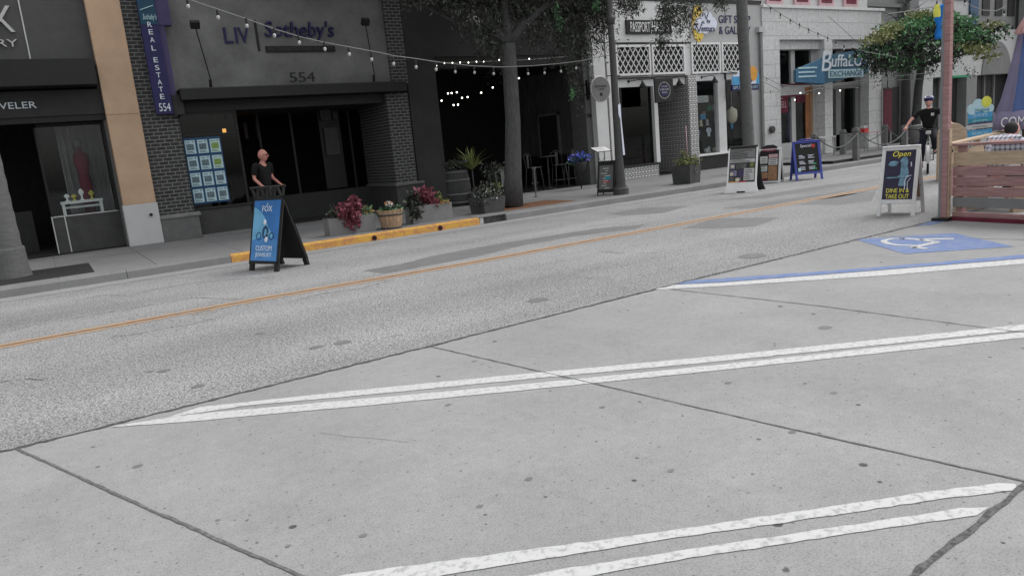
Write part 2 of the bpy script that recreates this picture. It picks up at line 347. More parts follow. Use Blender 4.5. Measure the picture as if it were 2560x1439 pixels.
def leafmesh(name, pts, size, m, parent, aspect=.35, droop=0., world=True, jitter=1.):
    """many leaf quads; pts Nx3"""
    pts = np.asarray(pts, float); N = len(pts)
    if world and parent is not None: pts = pts-np.array(parent.location)
    d = rng.normal(size=(N, 3)); d[:, 2] -= droop; d /= np.linalg.norm(d, axis=1)[:, None]
    e = np.cross(d, rng.normal(size=(N, 3))); e /= np.linalg.norm(e, axis=1)[:, None]
    L = (size*(1+.4*rng.normal(size=(N, 1))*jitter)).clip(size*.4, size*2)
    a = pts; b = pts+d*L*.5+e*L*aspect*.5; c = pts+d*L; g = pts+d*L*.5-e*L*aspect*.5
    v = np.stack([a, b, c, g], 1).reshape(-1, 3)
    me = bpy.data.meshes.new(name); f = np.arange(4*N).reshape(-1, 4)
    me.from_pydata(v.tolist(), [], f.tolist())
    ms = m if isinstance(m, (list, tuple)) else [m]
    for x in ms: me.materials.append(MATS[x])
    if len(ms) > 1: me.polygons.foreach_set('material_index', rng.integers(0, len(ms), N))
    me.update(); o = bpy.data.objects.new(name, me); COL.objects.link(o)
    if parent is not None: o.parent = parent
    return o
def blob(c, r, n, flat=1.):
    p = rng.normal(size=(n, 3)); p /= np.linalg.norm(p, axis=1)[:, None]; p *= (rng.random((n, 1))**.45)
    return np.array(c)+p*np.array(r if isinstance(r, (tuple, list)) else (r, r, r))
def strands(starts, ln, per=12, sp=.05):
    """points along hanging strands"""
    out = []
    for s0 in starts:
        L = ln*random.uniform(.5, 1.2); a = random.uniform(0, 6.28); k = random.uniform(.05, .3)
        for i in range(per):
            t = (i+random.random())/per
            out.append((s0[0]+math.cos(a)*k*t*L+random.gauss(0, sp*.4), s0[1]+math.sin(a)*k*t*L+random.gauss(0, sp*.4), s0[2]-t*L))
    return out
# ================================================================ GROUND
struct(bx('ground', 'ground', None, -300, 400, -300, 400, -.5, -.03))
struct(bx('asphalt_road', 'asphalt', None, -60, 160, 5.6, 13.5, -.03, 0))
struct(bx('gutter', 'gutter', None, -60, 160, 13.5, 14.0, -.03, .002))
struct(bx('parking_pavement', 'concrete', None, -60, 160, -40, 5.6, -.03, .001))
# pavement behind the kerb, laid in slabs with tooled joints
mb = MB(); x = -12.
while x < 60:
    for y0, y1 in ((14.16, 15.7), (15.71, 17.3), (17.31, 19.3)): mb.box(x+.006, x+1.5-.006, y0, y1, -.02, .15)
    x += 1.5
struct(mb.build('sidewalk', 'sidewalk')); struct(bx('sidewalk_bed', 'joint', None, -60, 160, 14.15, 30, -.03, .143))
def kerb(name, m, x0, x1, L=3.):
    mb = MB(); x = x0
    while x < x1-.01:
        e = min(x+L, x1); mb.prism([(14.0, 0), (14.015, .12), (14.04, .148), (14.15, .152), (14.15, -.03), (14.0, -.03)], x+.004, e-.004, 'x'); x = e
    return struct(mb.build(name, m))
kerb('kerb', 'kerb', -14, 2.72); kerb('yellow_kerb', 'yellow_kerb', 2.72, 8.02, 5.3); kerb('kerb', 'kerb', 8.72, 80)
t = thing('storm_drain', 'dark open kerb inlet at the end of the yellow kerb', 'drain', (8.37, 14.1, 0))
MB().box(8.03, 8.71, 14.10, 14.6, -.02, .0).build('floor', 'deep', t, True); MB().box(8.03, 8.71, 14.58, 14.64, 0, .14).build('back', 'deep', t, True)
MB().box(8.0, 8.74, 14.03, 14.64, .142, .157).build('lid', 'kerb', t, True); MB().box(8.05, 8.14, 14.05, 14.15, 0, .14).build('post', 'silver', t, True)
for k, (px, py) in enumerate(((947, 596), (1107, 570))):
    p = gr(px, py, .06); t = thing('kerb_outlet', ['rusty drain hole in the yellow kerb, below the gap right of the left grey planter', 'rusty drain hole in the yellow kerb, below the right grey planter'][k], 'drain', (p.x, 13.99, .06), group='drain outlets in the yellow kerb')
    MB().tube([(0, .02, 0), (0, -.012, 0)], .05, 14).build('pipe', 'maroon', t); MB().tube([(0, .0, 0), (0, -.016, 0)], .036, 14).build('hole', 'deep', t)
# seams and joints
struct(ribbon([(-30, 5.6), (-.5, 5.56), (2.6, 5.58), (6, 5.66), (11, 5.68), (60, 5.7)], .035, .005, .011, .05).build('pavement_seam', 'seam'))
struct(ribbon([(-.42, 5.55), (.17, 3.95), (.6, 2.81), (1.2, 1.3)], .017, .0052, .004).build('pavement_joint', 'joint'))
struct(ribbon([(2.58, 5.55), (2.88, 3.9), (3.14, 2.44), (3.35, 1.33)], .012, .0052, .003).build('pavement_joint', 'joint'))
struct(ribbon([(5.37, 5.5), (5.57, 3.9), (5.66, 2.3), (5.75, -3)], .012, .0052, .003).build('pavement_joint', 'joint'))
struct(ribbon([(9.3, 5.6), (9.6, 3.9), (9.7, 2.0)], .014, .0052, .003).build('pavement_joint', 'joint'))
struct(ribbon([(-3, 1.28), (2.35, 1.28), (3.36, 1.33), (9, 1.36)], .026, .0055, .006).build('pavement_joint', 'seam'))
struct(ribbon([(-3, 13.48), (60, 13.48)], .018, .005, .004, .1).build('gutter_joint', 'joint'))
# centre line: two worn stripes and the dark gap between them
for y, wd, m, z in ((9.47, .13, 'yellow_line', .0032), (9.31, .13, 'yellow_line', .0032), (9.39, .055, 'line_gap', .0045)):
    struct(ribbon([(-20, y+.16), (-.6, y+.16), (2.1, y+.16), (5.2, y-.05), (8.4, y-.05), (16, y), (80, y)], wd, z, .012, .08).build('centre_line', m))
for px in ([(-40, 842), (68, 817), (133, 806), (236, 786), (325, 771), (428, 753), (487, 744), (546, 746), (605, 749), (680, 741)], [(180, 752), (257, 737), (325, 740), (384, 724), (487, 707), (560, 700), (690, 692)], [(280, 842), (340, 836), (400, 822), (470, 812), (560, 790)], [(720, 756), (800, 735), (900, 722), (980, 700)], [(1500, 628), (1560, 634), (1640, 632)], [(0, 955), (60, 946), (130, 950)]):
    P_ = [gr(*q) for q in px]; struct(ribbon([(q.x, q.y) for q in P_], .012, .0022, .009, .04).build('road_crack', 'seam'))
for px in ([(800, 1082), (880, 1092), (960, 1098), (1020, 1106)], [(1900, 640), (2120, 632), (2300, 650)]):
    P_ = [gr(*q) for q in px]; struct(ribbon([(q.x, q.y) for q in P_], .004, .0022, .002, .03).build('hairline_crack', 'tar_line'))
# parking bay lines
def line(px, jit=.006, z=.0045, m='white_paint', n='parking_line'): return struct(groundpoly(px, z, jit).build(n, m))
line([(420, 1043), (500, 1018), (900, 975), (1300, 936), (1800, 890), (2560, 812), (2760, 792), (2760, 806), (2560, 826), (1800, 904), (1300, 950), (900, 989), (620, 1014), (480, 1035)], .004)
line([(268, 1069), (420, 1044), (470, 1037), (900, 998), (1300, 962), (1800, 912), (2560, 831), (2760, 811), (2760, 826), (2560, 845), (1800, 926), (1300, 977), (900, 1016), (700, 1033), (480, 1054)], .004)
line([(700, 1462), (1000, 1418), (1660, 1329), (2110, 1262), (2334, 1229), (2500, 1208), (2541, 1211), (2538, 1226), (2334, 1250), (2110, 1286), (1660, 1349), (1110, 1439), (960, 1464)], .004)
line([(1100, 1480), (1430, 1420), (1660, 1383), (2109, 1316), (2400, 1272), (2474, 1269), (2440, 1288), (2109, 1337), (1660, 1406), (1430, 1450), (1300, 1475)], .004)
line([(1618, 726), (1690, 712), (1800, 708), (2200, 677), (2560, 648), (2760, 633), (2760, 645), (2560, 660), (2200, 690), (1800, 716)], .004)
line([(1688, 711), (1714, 701), (1800, 697), (2200, 668), (2560, 637), (2760, 622), (2760, 632), (2560, 646), (2200, 675), (1800, 706)], .008, .0045, 'blue_paint', 'bay_line')
line([(2140, 599), (2385, 583), (2535, 617), (2260, 635)], .006, .0045, 'blue_paint', 'bay_symbol_field')
line([(2290, 566), (2345, 549), (2365, 553), (2330, 562)], .006, .0045, 'blue_paint', 'bay_line')
def stroke(px, wd): P = [gr(*p) for p in px]; return [(p.x, p.y) for p in P], wd
mb = MB(); v0 = []
for px, wd in (([(2262, 597), (2232, 597), (2212, 601), (2209, 605), (2222, 610), (2250, 614), (2288, 615)], .075), ([(2248, 596), (2290, 599), (2345, 606)], .08), ([(2300, 600), (2340, 598), (2384, 598)], .10), ([(2345, 606), (2315, 612), (2280, 620)], .09), ([(2280, 619), (2318, 622)], .08)):
    pts, wdt = stroke(px, wd); r = ribbon(pts, wdt, .0075, .003); o = len(mb.v); mb.v += r.v; mb.f += [[k+o for k in f] for f in r.f]; mb.mi += r.mi; mb.sm += r.sm
struct(mb.build('wheelchair_symbol', 'white_paint'))
# tarred repairs on the road
for px in ([(905, 677), (1000, 660), (1090, 638), (1230, 612), (1420, 582), (1490, 571), (1620, 560), (1590, 572), (1440, 590), (1300, 615), (1180, 644), (1090, 660), (960, 684)],
           [(1705, 571), (1790, 546), (1952, 543), (1890, 566), (1800, 571)], [(1515, 536), (1600, 520), (1725, 514), (1660, 532), (1580, 538)], [(1632, 487), (1680, 479), (1760, 477), (1720, 488)],
           [(1800, 521), (1950, 500), (2100, 478), (2205, 464), (2205, 472), (2100, 492), (1950, 512), (1860, 522)], [(1995, 512), (2080, 490), (2190, 478), (2180, 502), (2100, 512)], [(1760, 503), (1900, 488), (2060, 463), (2190, 450), (2150, 458), (2050, 474), (1910, 496)]):
    struct(groundpoly(px, .0014, .012, .1).build('tar_patch', 'patch'))
for px, py, r in ((1345, 750, .11), (790, 868, .06), (855, 856, .07), (650, 833, .05), (410, 926, .05), (375, 928, .03), (495, 965, .05), (1880, 640, .17), (2062, 819, .05), (1322, 1197, .019), (908, 1338, .018), (345, 1165, .026), (1185, 903, .02), (1200, 1265, .015), (1120, 1012, .02), (1505, 1018, .018), (1980, 1080, .02), (2085, 982, .022), (1820, 957, .022), (1677, 1177, .015), (545, 1300, .012), (720, 1365, .012)):
    p = gr(px, py); mb = MB(); mb.poly([(p.x+r*(1+.3*random.random())*math.cos(a), p.y+r*.8*(1+.4*random.random())*math.sin(a), .0028) for a in np.linspace(0, 6.28, 13)[:-1]]); struct(mb.build('road_stain', 'patch'))
p = gr(508, 781); mb = ribbon([(p.x-.11, p.y-.09), (p.x+.11, p.y-.09), (p.x+.11, p.y+.09), (p.x-.11, p.y+.09), (p.x-.11, p.y-.09)], .018, .005); struct(mb.build('survey_mark', 'yellow_line'))
p = gr(2265, 585)

# ================================================================ BUILDINGS (fronts on y = 19)
FY = 19.
# ---- the jeweller
J = thing('jewellery_shop', 'grey jeweller shop with a tan concrete pillar and a black canopy', 'building', (0, 19, .15))
def P(n, m, *a, par=None, bevel=0): return bx(n, m, par, *a, bevel=bevel)
P('wall', 'jewel_wall', -9, 1.55, 19.2, 19.5, 4.2, 8, par=J); P('joint_strip', 'silver', .325, .35, 19.185, 19.2, 4.3, 8, par=J)
pl = P('pillar', 'tan', 1.55, 2.24, 19.0, 19.75, 1.1, 8, par=J, bevel=.012)
P('pillar_side_strip', 'mid_grey', 1.5, 1.548, 19.25, 19.75, .15, 8, par=J)
P('pillar_base', 'pillar_base', 1.53, 2.26, 18.985, 19.76, .15, 1.1, par=J, bevel=.01)
mb = MB(); mb.box(1.56, 2.23, 18.9975, 19.0, 3.13, 3.138); mb.build('pillar_joint', 'mulch', J, True)
P('canopy', 'black', -9, 1.47, 18.6, 19.2, 3.76, 4.31, par=J, bevel=.01)
P('sign_beam', 'charcoal', -9, 1.55, 19.15, 19.45, 3.18, 3.72, par=J)
P('transom_frame', 'black', -9, 1.55, 19.2, 19.4, 3.05, 3.18, par=J)
bk = P('bulkhead', 'dark_grey', .14, 1.5, 19.55, 19.95, .15, .98, par=J)
mb = MB(); mb.box(.11, 1.5, 19.535, 19.97, .98, 1.0); mb.box(.11, .135, 19.53, 19.56, .15, .98); mb.box(.36, .385, 19.53, 19.549, .15, .98); mb.build('trim', 'pale_grey', bk).location = (0, 0, 0)
bk.children[0].data.transform(Matrix.Translation((0, -19, -.15))); bk.data.transform(Matrix.Identity(4))
wf = MB().box(.12, .17, 19.6, 19.66, 1.0, 3.05).box(1.45, 1.55, 19.45, 19.7, 1.0, 3.05).box(.12, 1.55, 19.6, 19.66, 2.98, 3.05).build('window_frame', 'black', J, True)
P('window_glass', 'glass', .17, 1.45, 19.62, 19.63, 1.0, 2.98, par=J)
mb = MB()                                    # folded curtain behind the window
for k in range(26):
    x = .55+k*.036; mb.box(x, x+.03, 20.5+.03*math.sin(k*1.7), 20.53+.03*math.sin(k*1.7), 1.0, 3.1)
mb.build('curtain', 'planter', J, True)
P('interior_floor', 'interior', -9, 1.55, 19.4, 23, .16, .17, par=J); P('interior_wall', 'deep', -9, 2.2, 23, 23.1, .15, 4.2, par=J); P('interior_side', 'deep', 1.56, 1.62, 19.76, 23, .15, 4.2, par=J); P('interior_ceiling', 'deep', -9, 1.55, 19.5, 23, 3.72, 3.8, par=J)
P('interior_counter', 'charcoal', -1.5, -.25, 21.2, 21.8, .17, 1.15, par=J)
# pillar spout
t = thing('pipe_spout', 'short dark pipe sticking out of the white pillar base', 'pipe', (2.08, 18.985, .83))
MB().tube([(0, .05, 0), (0, -.05, 0)], .035, 16).build('pipe', 'iron', t); MB().tube([(0, 0, 0), (0, -.054, 0)], .025, 14).build('hole', 'deep', t)
# lettering of the shop
def letters(name, label, body, x0, x1, z0, z1, y, m, depth=.03, shear=0, back=None, group=None):
    t = thing(name, label, 'sign', ((x0+x1)/2, y, z0), group=group)
    mb = MB(); addtext(mb, body, x0, x1, z0, z1, y, depth, shear); mb.build('letters', m, t, True); return t
letters('wall_lettering', 'large white raised letters FOX on the grey jeweller wall', 'FOX', -1.05, .17, 4.93, 5.47, 19.2, 'pale_grey', .05)
letters('wall_lettering', 'smaller white raised letters JEWELRY on the grey jeweller wall', 'JEWELRY', -1.15, .17, 4.59, 4.79, 19.2, 'pale_grey', .04)
letters('beam_lettering', 'white letters JEWELER on the dark beam over the shop window', 'JEWELER', -.72, .27, 3.32, 3.50, 19.15, 'lettering', .02)
# things in the window
t = thing('display_bench', 'small grey bench standing in the jeweller window', 'display bench', (.78, 19.85, 1.0))
mb = MB(); mb.box(-.43, .43, -.14, .14, .25, .31); mb.build('top', 'off_white', t)
for sx in (-.38, .38): MB().box(sx-.03, sx+.03, -.12, .12, 0, .25).build('leg', 'off_white', t)
MB().box(-.35, .35, -.02, .02, .14, .19).build('rail', 'off_white', t)
busts = []
for k, (x, h) in enumerate(((.50, .17), (.64, .15), (.80, .26), (1.0, .2))):
    t = thing('necklace_bust', 'pale necklace display bust on the bench in the jeweller window, ' + ['leftmost', 'second from the left', 'the tallest', 'rightmost'][k], 'display bust', (x, 19.83, 1.31), group='necklace busts in the jeweller window')
    MB().lathe([(.05, 0), (.05, .01), (.018, .03), (.02, h*.4), (.055, h*.62), (.06, h*.75), (.03, h*.9), (.022, h)], (0, 0, 0), 12, 1, .6).build('bust', 'petal_yellow' if k % 2 else 'white', t)
t = thing('dress_form', 'dress form in a deep red top behind the jeweller window', 'mannequin', (.95, 20.2, 1.0))
MB().lathe([(.12, 0), (.13, .6), (.13, .75), (.11, .95), (.16, 1.15), (.15, 1.35), (.05, 1.42), (.04, 1.5)], (0, 0, 0), 16, 1, .65).build('torso', 'maroon', t)
MB().ball((0, 0, 1.62), .085, 14, 1, 1, 1.25).build('head', 'mid_grey', t)
P('roof_slab', 'deep', -9, 2.2, 19.5, 30, 4.4, 4.6, par=J)
# ---- number 554
A = thing('estate_agency', 'stucco estate agency between two dark brick piers, black canopy over its recessed shopfront', 'building', (5.5, 19, .15))
P('brick_pier', 'brick', 2.245, 3.05, 19.1, 19.7, .77, 8, par=A)
P('pier_plinth', 'mid_grey', 2.265, 3.12, 19.0, 19.7, .15, .69, par=A, bevel=.01)
MB().prism([(18.97, .69), (18.97, .725), (19.09, .775), (19.7, .775), (19.7, .69)], 2.262, 3.17, 'x').build('plinth_cap', 'planter', A, True)
P('wall', 'stucco', 3.05, 8.62, 19.2, 19.5, 3.46, 8, par=A)
P('brick_pier', 'brick', 8.62, 9.1, 19.1, 19.6, 3.6, 8, par=A); P('brick_pier', 'brick', 8.38, 9.04, 19.1, 21.2, .9, 3.35, par=A)
P('pier_plinth', 'dark_grey', 8.34, 9.14, 19.02, 21.2, .15, .83, par=A, bevel=.01); P('plinth_cap', 'mid_grey', 8.30, 9.2, 18.97, 21.2, .83, .9, par=A, bevel=.012)
P('canopy', 'black', 3.12, 8.86, 18.7, 19.5, 3.36, 3.62, par=A, bevel=.008); P('canopy_edge', 'dark_grey', 3.12, 8.86, 18.69, 18.705, 3.6, 3.625, par=A)
P('lintel', 'black', 3.05, 8.6, 19.25, 19.5, 3.12, 3.36, par=A)
P('bulkhead', 'dark_grey', 3.05, 4.42, 19.25, 19.6, .15, .80, par=A); P('window_sill', 'charcoal', 3.05, 4.46, 19.2, 19.6, .80, .84, par=A)
P('sidewalk_step', 'sidewalk', 3.12, 4.5, 18.96, 19.25, .151, .19, par=A)
MB().box(3.05, 3.1, 19.3, 19.36, .84, 3.12).box(4.36, 4.42, 19.3, 19.36, .84, 3.12).box(3.1, 4.36, 19.3, 19.36, 2.56, 2.6).box(3.1, 4.36, 19.3, 19.36, 3.06, 3.12).build('window_frame', 'black', A, True)
P('window_glass', 'glass_dark', 3.1, 4.36, 19.32, 19.33, .84, 3.06, par=A)
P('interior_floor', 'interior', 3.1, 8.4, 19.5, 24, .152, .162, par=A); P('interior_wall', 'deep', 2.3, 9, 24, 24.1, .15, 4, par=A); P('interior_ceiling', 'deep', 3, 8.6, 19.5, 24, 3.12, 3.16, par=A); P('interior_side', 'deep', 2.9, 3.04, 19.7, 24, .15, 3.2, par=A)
P('inner_bulkhead', 'charcoal', 5.2, 8.35, 20.9, 21.2, .16, .85, par=A); P('inner_bulkhead', 'charcoal', 4.5, 5.2, 21.6, 21.7, .16, .9, par=A)
P('door', 'black', 7.0, 7.62, 21.0-.12, 20.899, .9, 3.1, par=A)
d = MB().box(7.06, 7.36, 20.80, 20.82, 2.83, 3.4).box(7.10, 7.5, 20.80, 20.82, 1.85, 2.62).box(7.42, 7.56, 20.80, 20.82, 2.85, 3.05).build('door_panel', 'dark_grey', A, True)
for x in (5.3, 6.2, 7.9): P('mullion', 'black', x, x+.06, 20.95, 21.0, .85, 3.1, par=A)
for k in range(3): P('door_glint', 'dark_grey', 4.75+k*.33, 4.83+k*.33, 21.5, 21.52, 2.5, 2.95, par=A)
t = thing('wall_lamp', 'tiny lit orange lamp glowing inside the dark estate agency entrance', 'lamp', (4.5, 21.3, 2.75)); MB().box(-.04, .04, -.04, .04, -.05, .05).build('lamp_shade', 'lit_orange', t); MB().box(-.05, .05, .04, .06, -.07, .07).build('back_plate', 'black', t)
P('roof_slab', 'deep', 2.25, 9.1, 19.5, 30, 4.4, 4.6, par=A)
# listing board with twelve sheets
t = thing('listing_board', 'blue window board carrying twelve property listing sheets in rows', 'notice board', (3.5, 19.28, .93))
P('panel', 'board_blue', 3.09, 3.95, 19.27, 19.285, .93, 2.52, par=t)
for r in range(4):
    for c in range(3):
        x = 3.115+c*.285; z = .975+r*.39
        s = P('sheet', 'card', x, x+.235, 19.258, 19.27, z, z+.32, par=t)
        gm = 'pic_green' if (c == 2 and r >= 2) else 'pic_grey'
        m = MB().box(x+.03, x+.195, 19.253, 19.2575, z+.09, z+.23); m.box(x+.17, x+.205, 19.253, 19.2575, z+.27, z+.3); m.box(x+.03, x+.12, 19.253, 19.2575, z+.268, z+.285); m.box(x+.03, x+.16, 19.253, 19.2575, z+.045, z+.06); m.box(x+.03, x+.19, 19.253, 19.2575, z+.022, z+.034)
        m.build('picture', gm, s, False); s.children[0].data.transform(Matrix.Translation(-Vector(t.location)))
# the blade sign
t = thing('vertical_sign', 'tall purple vertical sign reading REAL ESTATE 554 on the brick pier', 'sign', (2.75, 18.9, 3.0))
P('board', 'navy', 2.56, 2.93, 18.84, 18.95, 3.08, 8, par=t); P('back_box', 'purple_light', 2.93, 3.06, 18.9, 19.1, 3.5, 8, par=t); P('back_box', 'purple_light', 2.932, 3.22, 18.88, 19.1, 5.05, 8, par=t); P('bracket', 'charcoal', 2.95, 3.18, 18.9, 19.1, 3.05, 3.5, par=t)
P('crest_panel', 'teal_dark', 2.565, 2.92, 18.83, 18.838, 5.05, 5.8, par=t)
mb = MB(); addtext(mb, "Sotheby's", 2.62, 2.9, 5.12, 5.28, 18.83, .008, .15); mb.tube([(2.6, 18.825, 5.36), (2.88, 18.825, 5.46)], .008, 4); mb.build('script', 'card', t, True)
for wd_, zs in (("REAL", (5.05, 4.89, 4.72, 4.54)), ("ESTATE", (4.28, 4.11, 3.945, 3.79, 3.63, 3.47))):
    mb = MB()
    for ch, zc in zip(wd_, zs): addtext(mb, ch, 2.70, 2.79, zc-.055, zc+.055, 18.84, .012)
    mb.build('letters', 'lettering', t, True)
mb = MB(); addtext(mb, "554", 2.64, 2.88, 3.14, 3.32, 18.84, .012); mb.build('house_number', 'lettering', t, True)
# wall letters
t = thing('wall_lettering', "dark raised letters LIV | Sotheby's with an underline bar on the stucco wall", 'sign', (5.8, 19.2, 4.5))
mb = MB(); addtext(mb, "L", 4.40, 4.60, 4.69, 5.06, 19.2, .05, -.0); addtext(mb, "I", 4.66, 4.71, 4.69, 5.06, 19.2, .05); addtext(mb, "V", 4.74, 4.99, 4.69, 5.06, 19.2, .05); mb.build('letters', 'navy', t, True)
P('divider', 'letter_dark', 5.16, 5.205, 19.15, 19.2, 4.5, 5.23, par=t)
mb = MB(); addtext(mb, "Sotheby's", 5.36, 7.13, 4.72, 5.22, 19.2, .08, .12); mb.build('letters', 'navy', t, True)
P('underline', 'letter_dark', 5.35, 7.13, 19.13, 19.2, 4.47, 4.61, par=t)
mb = MB(); addtext(mb, "INTERNATIONAL REALTY", 5.4, 7.08, 4.5, 4.58, 19.13, .008); mb.build('small_letters', 'dark_grey', t, True)
letters('house_number', 'black number 554 standing on the canopy edge', '554', 5.72, 6.36, 3.68, 3.92, 18.78, 'letter_dark', .04)
# angled sign lamps
for k, (hx, hz, bx_, bz) in enumerate(((3.64, 4.98, 3.86, 3.62), (7.79, 5.08, 8.02, 3.62))):
    t = thing('sign_lamp', ['black spotlight on a long arm above the canopy, left of the letters LIV', 'black spotlight on a long arm above the canopy, next to the right brick pier'][k], 'lamp', (bx_, 18.85, bz), group='spotlights on the estate agency canopy')
    dx, dz = hx-bx_, hz-bz
    MB().tube([(0, .1, 0), (0, .0, .22), (dx*.9, -.32, dz*.9), (dx, -.36, dz)], .014, 8).build('arm', 'black', t)
    MB().tube([(0, .1, 0), (0, .05, .2)], .035, 10).build('base', 'black', t)
    MB(Matrix.Translation((dx, -.36, dz)) @ Matrix.Rotation(R_(35), 4, 'X')).box(-.1, .1, -.06, .06, -.07, .1).build('head', 'black', t, bevel=.01)
# ---- restaurant with the open patio
C_ = thing('restaurant_building', 'dark grey restaurant with a wide open patio front', 'building', (12.3, 19, .15))
P('wall', 'stucco_dark', 9.1, 15.5, 19.15, 19.5, 4.3, 8, par=C_); P('wall_pillar', 'stucco_dark', 9.1, 10.0, 19.15, 19.9, .15, 4.3, par=C_)
P('wall_pillar', 'mid_grey', 15.28, 15.52, 19.1, 19.9, .15, 4.3, par=C_)
P('lintel', 'black', 10.0, 15.28, 19.2, 19.6, 4.0, 4.3, par=C_)
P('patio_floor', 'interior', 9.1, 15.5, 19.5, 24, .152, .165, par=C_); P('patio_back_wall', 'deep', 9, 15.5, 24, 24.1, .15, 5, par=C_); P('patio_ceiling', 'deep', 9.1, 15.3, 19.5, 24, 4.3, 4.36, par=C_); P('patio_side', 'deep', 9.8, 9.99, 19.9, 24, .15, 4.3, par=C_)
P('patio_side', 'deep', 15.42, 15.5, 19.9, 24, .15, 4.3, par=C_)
P('roof_slab', 'deep', 9.1, 15.5, 19.5, 30, 4.37, 4.6, par=C_); P('party_wall', 'deep', 15.5, 15.6, 19.3, 30, .15, 4.6, par=C_)
mb = MB(); y = 19.72
while y < 23.4:
    mb.box(15.36, 15.41, y, y+.05, 1.2, 4.0); y += .105
mb.build('slat_screen', 'wood_slat', C_, True)
P('low_wall', 'black', 15.3, 15.36, 19.75, 23.5, .15, 1.2, par=C_)
MB().box(15.28, 15.36, 20.65, 20.72, 1.2, 2.62).box(15.28, 15.36, 21.8, 21.87, 1.2, 2.62).box(15.28, 15.36, 20.65, 21.87, 2.55, 2.62).build('door_frame', 'mid_grey', C_, True)
P('door', 'deep', 15.3, 15.355, 20.72, 21.8, .4, 2.55, par=C_)
letters('wall_lettering', 'pale letters half hidden by leaves on the dark restaurant wall', 'ASI', 11.12, 11.62, 5.17, 5.42, 19.15, 'pale_grey', .03)
letters('house_number', 'small dark number 546 on the grey pillar beside the menu stand', '546', 15.31, 15.5, 2.31, 2.45, 19.1, 'letter_dark', .02)
t = thing('round_sign', 'round grey hanging sign of the restaurant, beside the lamp post', 'sign', (15.2, 18.2, 3.12))
MB().tube([(0, -.03, 0), (0, .03, 0)], .37, 40).build('disc', 'planter', t); MB().torus((0, 0, 0), .375, .03, 'y', 40, 6).build('rim', 'silver', t)
mb = MB(); addtext(mb, "RESTAURANT", -.24, .24, .05, .11, -.03, .006); addtext(mb, "CAFE", -.12, .12, -.04, .02, -.03, .006); mb.build('letters', 'charcoal', t); MB().ball((0, -.03, -.16), .06, 12, 1, .2, 1).build('emblem', 'charcoal', t)
MB().tube([(-.3, 0, .18), (-.3, .9, .18)], .02, 8).tube([(-.3, 0, -.12), (-.3, .9, -.12)], .02, 8).build('bracket', 'black', t); MB().box(-.42, -.34, .1, .2, -.3, .3).build('back_plate', 'black', t)
# ---- the white shop and the grey gift shop
D_ = thing('white_shop_building', 'white shop front with lattice windows and patterned tile base', 'building', (18, 19, .15))
P('wall', 'white_wall', 16.45, 19.97, 18.95, 19.3, 4.62, 5.95, par=D_); P('parapet_cap', 'black', 15.5, 19.97, 18.93, 19.4, 5.95, 6.1, par=D_)
P('pilaster', 'white_wall', 15.54, 16.02, 18.88, 19.3, .15, 5.95, par=D_); P('pilaster', 'white_wall', 16.10, 16.5, 18.88, 19.3, .15, 5.949, par=D_); P('pilaster_groove', 'planter', 16.02, 16.10, 18.93, 19.3, .15, 5.94, par=D_)
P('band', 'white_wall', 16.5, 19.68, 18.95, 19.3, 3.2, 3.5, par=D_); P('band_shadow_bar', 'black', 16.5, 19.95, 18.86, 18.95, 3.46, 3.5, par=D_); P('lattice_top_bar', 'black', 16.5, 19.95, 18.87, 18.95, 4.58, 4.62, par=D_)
P('lattice_surround', 'white_wall', 16.5, 19.66, 18.975, 19.0, 3.5, 4.62, par=D_); P('divider', 'off_white', 19.66, 19.95, 18.9, 19.3, 3.5, 4.62, par=D_)
def lattice(par, x0, x1, z0=3.56, z1=4.54, y=18.85):
    f = MB().box(x0, x0+.06, y, y+.08, z0, z1).box(x1-.06, x1, y, y+.08, z0, z1).box(x0+.06, x1-.06, y, y+.08, z0, z0+.07).box(x0+.06, x1-.06, y, y+.08, z1-.07, z1).build('lattice_frame', 'white', par, True)
    m = MB(); W = x1-x0-.12; H = z1-z0-.14; n = 6; st = W/n*1.0; sl = 1.35
    def bar(xa, za, xb, zb, yy):
        d = Vector((xb-xa, 0, zb-za)); 
        if d.length < .02: return
        t_ = d.normalized(); nn = Vector((-t_.z, 0, t_.x))*.014
        a = Vector((xa, yy, za)); b = Vector((xb, yy, zb)); dy = Vector((0, .012, 0))
        m.hexa([a-nn, a+nn, a+nn+dy, a-nn+dy], [b-nn, b+nn, b+nn+dy, b-nn+dy])
    for k in range(-8, n+8):
        for sgn in (1, -1):
            # line x = xs + sgn*(z)/sl
            xs = k*st; pts = []
            for zz in (0, H): pts.append((xs+sgn*zz/sl, zz))
            (xa, za), (xb, zb) = pts
            if xa > xb: (xa, za), (xb, zb) = (xb, zb), (xa, za)
            if xb <= 0 or xa >= W: continue
            if xa < 0: za += (zb-za)*(0-xa)/(xb-xa); xa = 0
            if xb > W: zb = za+(zb-za)*(W-xa)/(xb-xa); xb = W
            bar(x0+.06+xa, z0+.07+za, x0+.06+xb, z0+.07+zb, y+.02+(.013 if sgn > 0 else 0))
    m.build('lattice', 'white', f); f.children[0].data.transform(Matrix.Translation(-Vector(par.location)))
    bx('window_pane', 'charcoal', par, x0, x1, y+.1, y+.12, z0, z1)
lattice(D_, 16.5, 18.02); lattice(D_, 18.1, 19.64)
P('window_glass', 'glass_dark', 16.56, 18.07, 19.0, 19.01, .62, 3.2, par=D_); P('bulkhead', 'pattern_tile', 16.5, 18.1, 18.82, 19.2, .15, .56, par=D_); P('window_sill', 'charcoal', 16.5, 18.1, 18.78, 19.2, .56, .63, par=D_)
P('post', 'white_wall', 18.07, 18.24, 18.86, 19.1, .63, 3.2, par=D_); P('post', 'white_wall', 16.5, 16.56, 18.9, 19.1, .63, 3.2, par=D_)
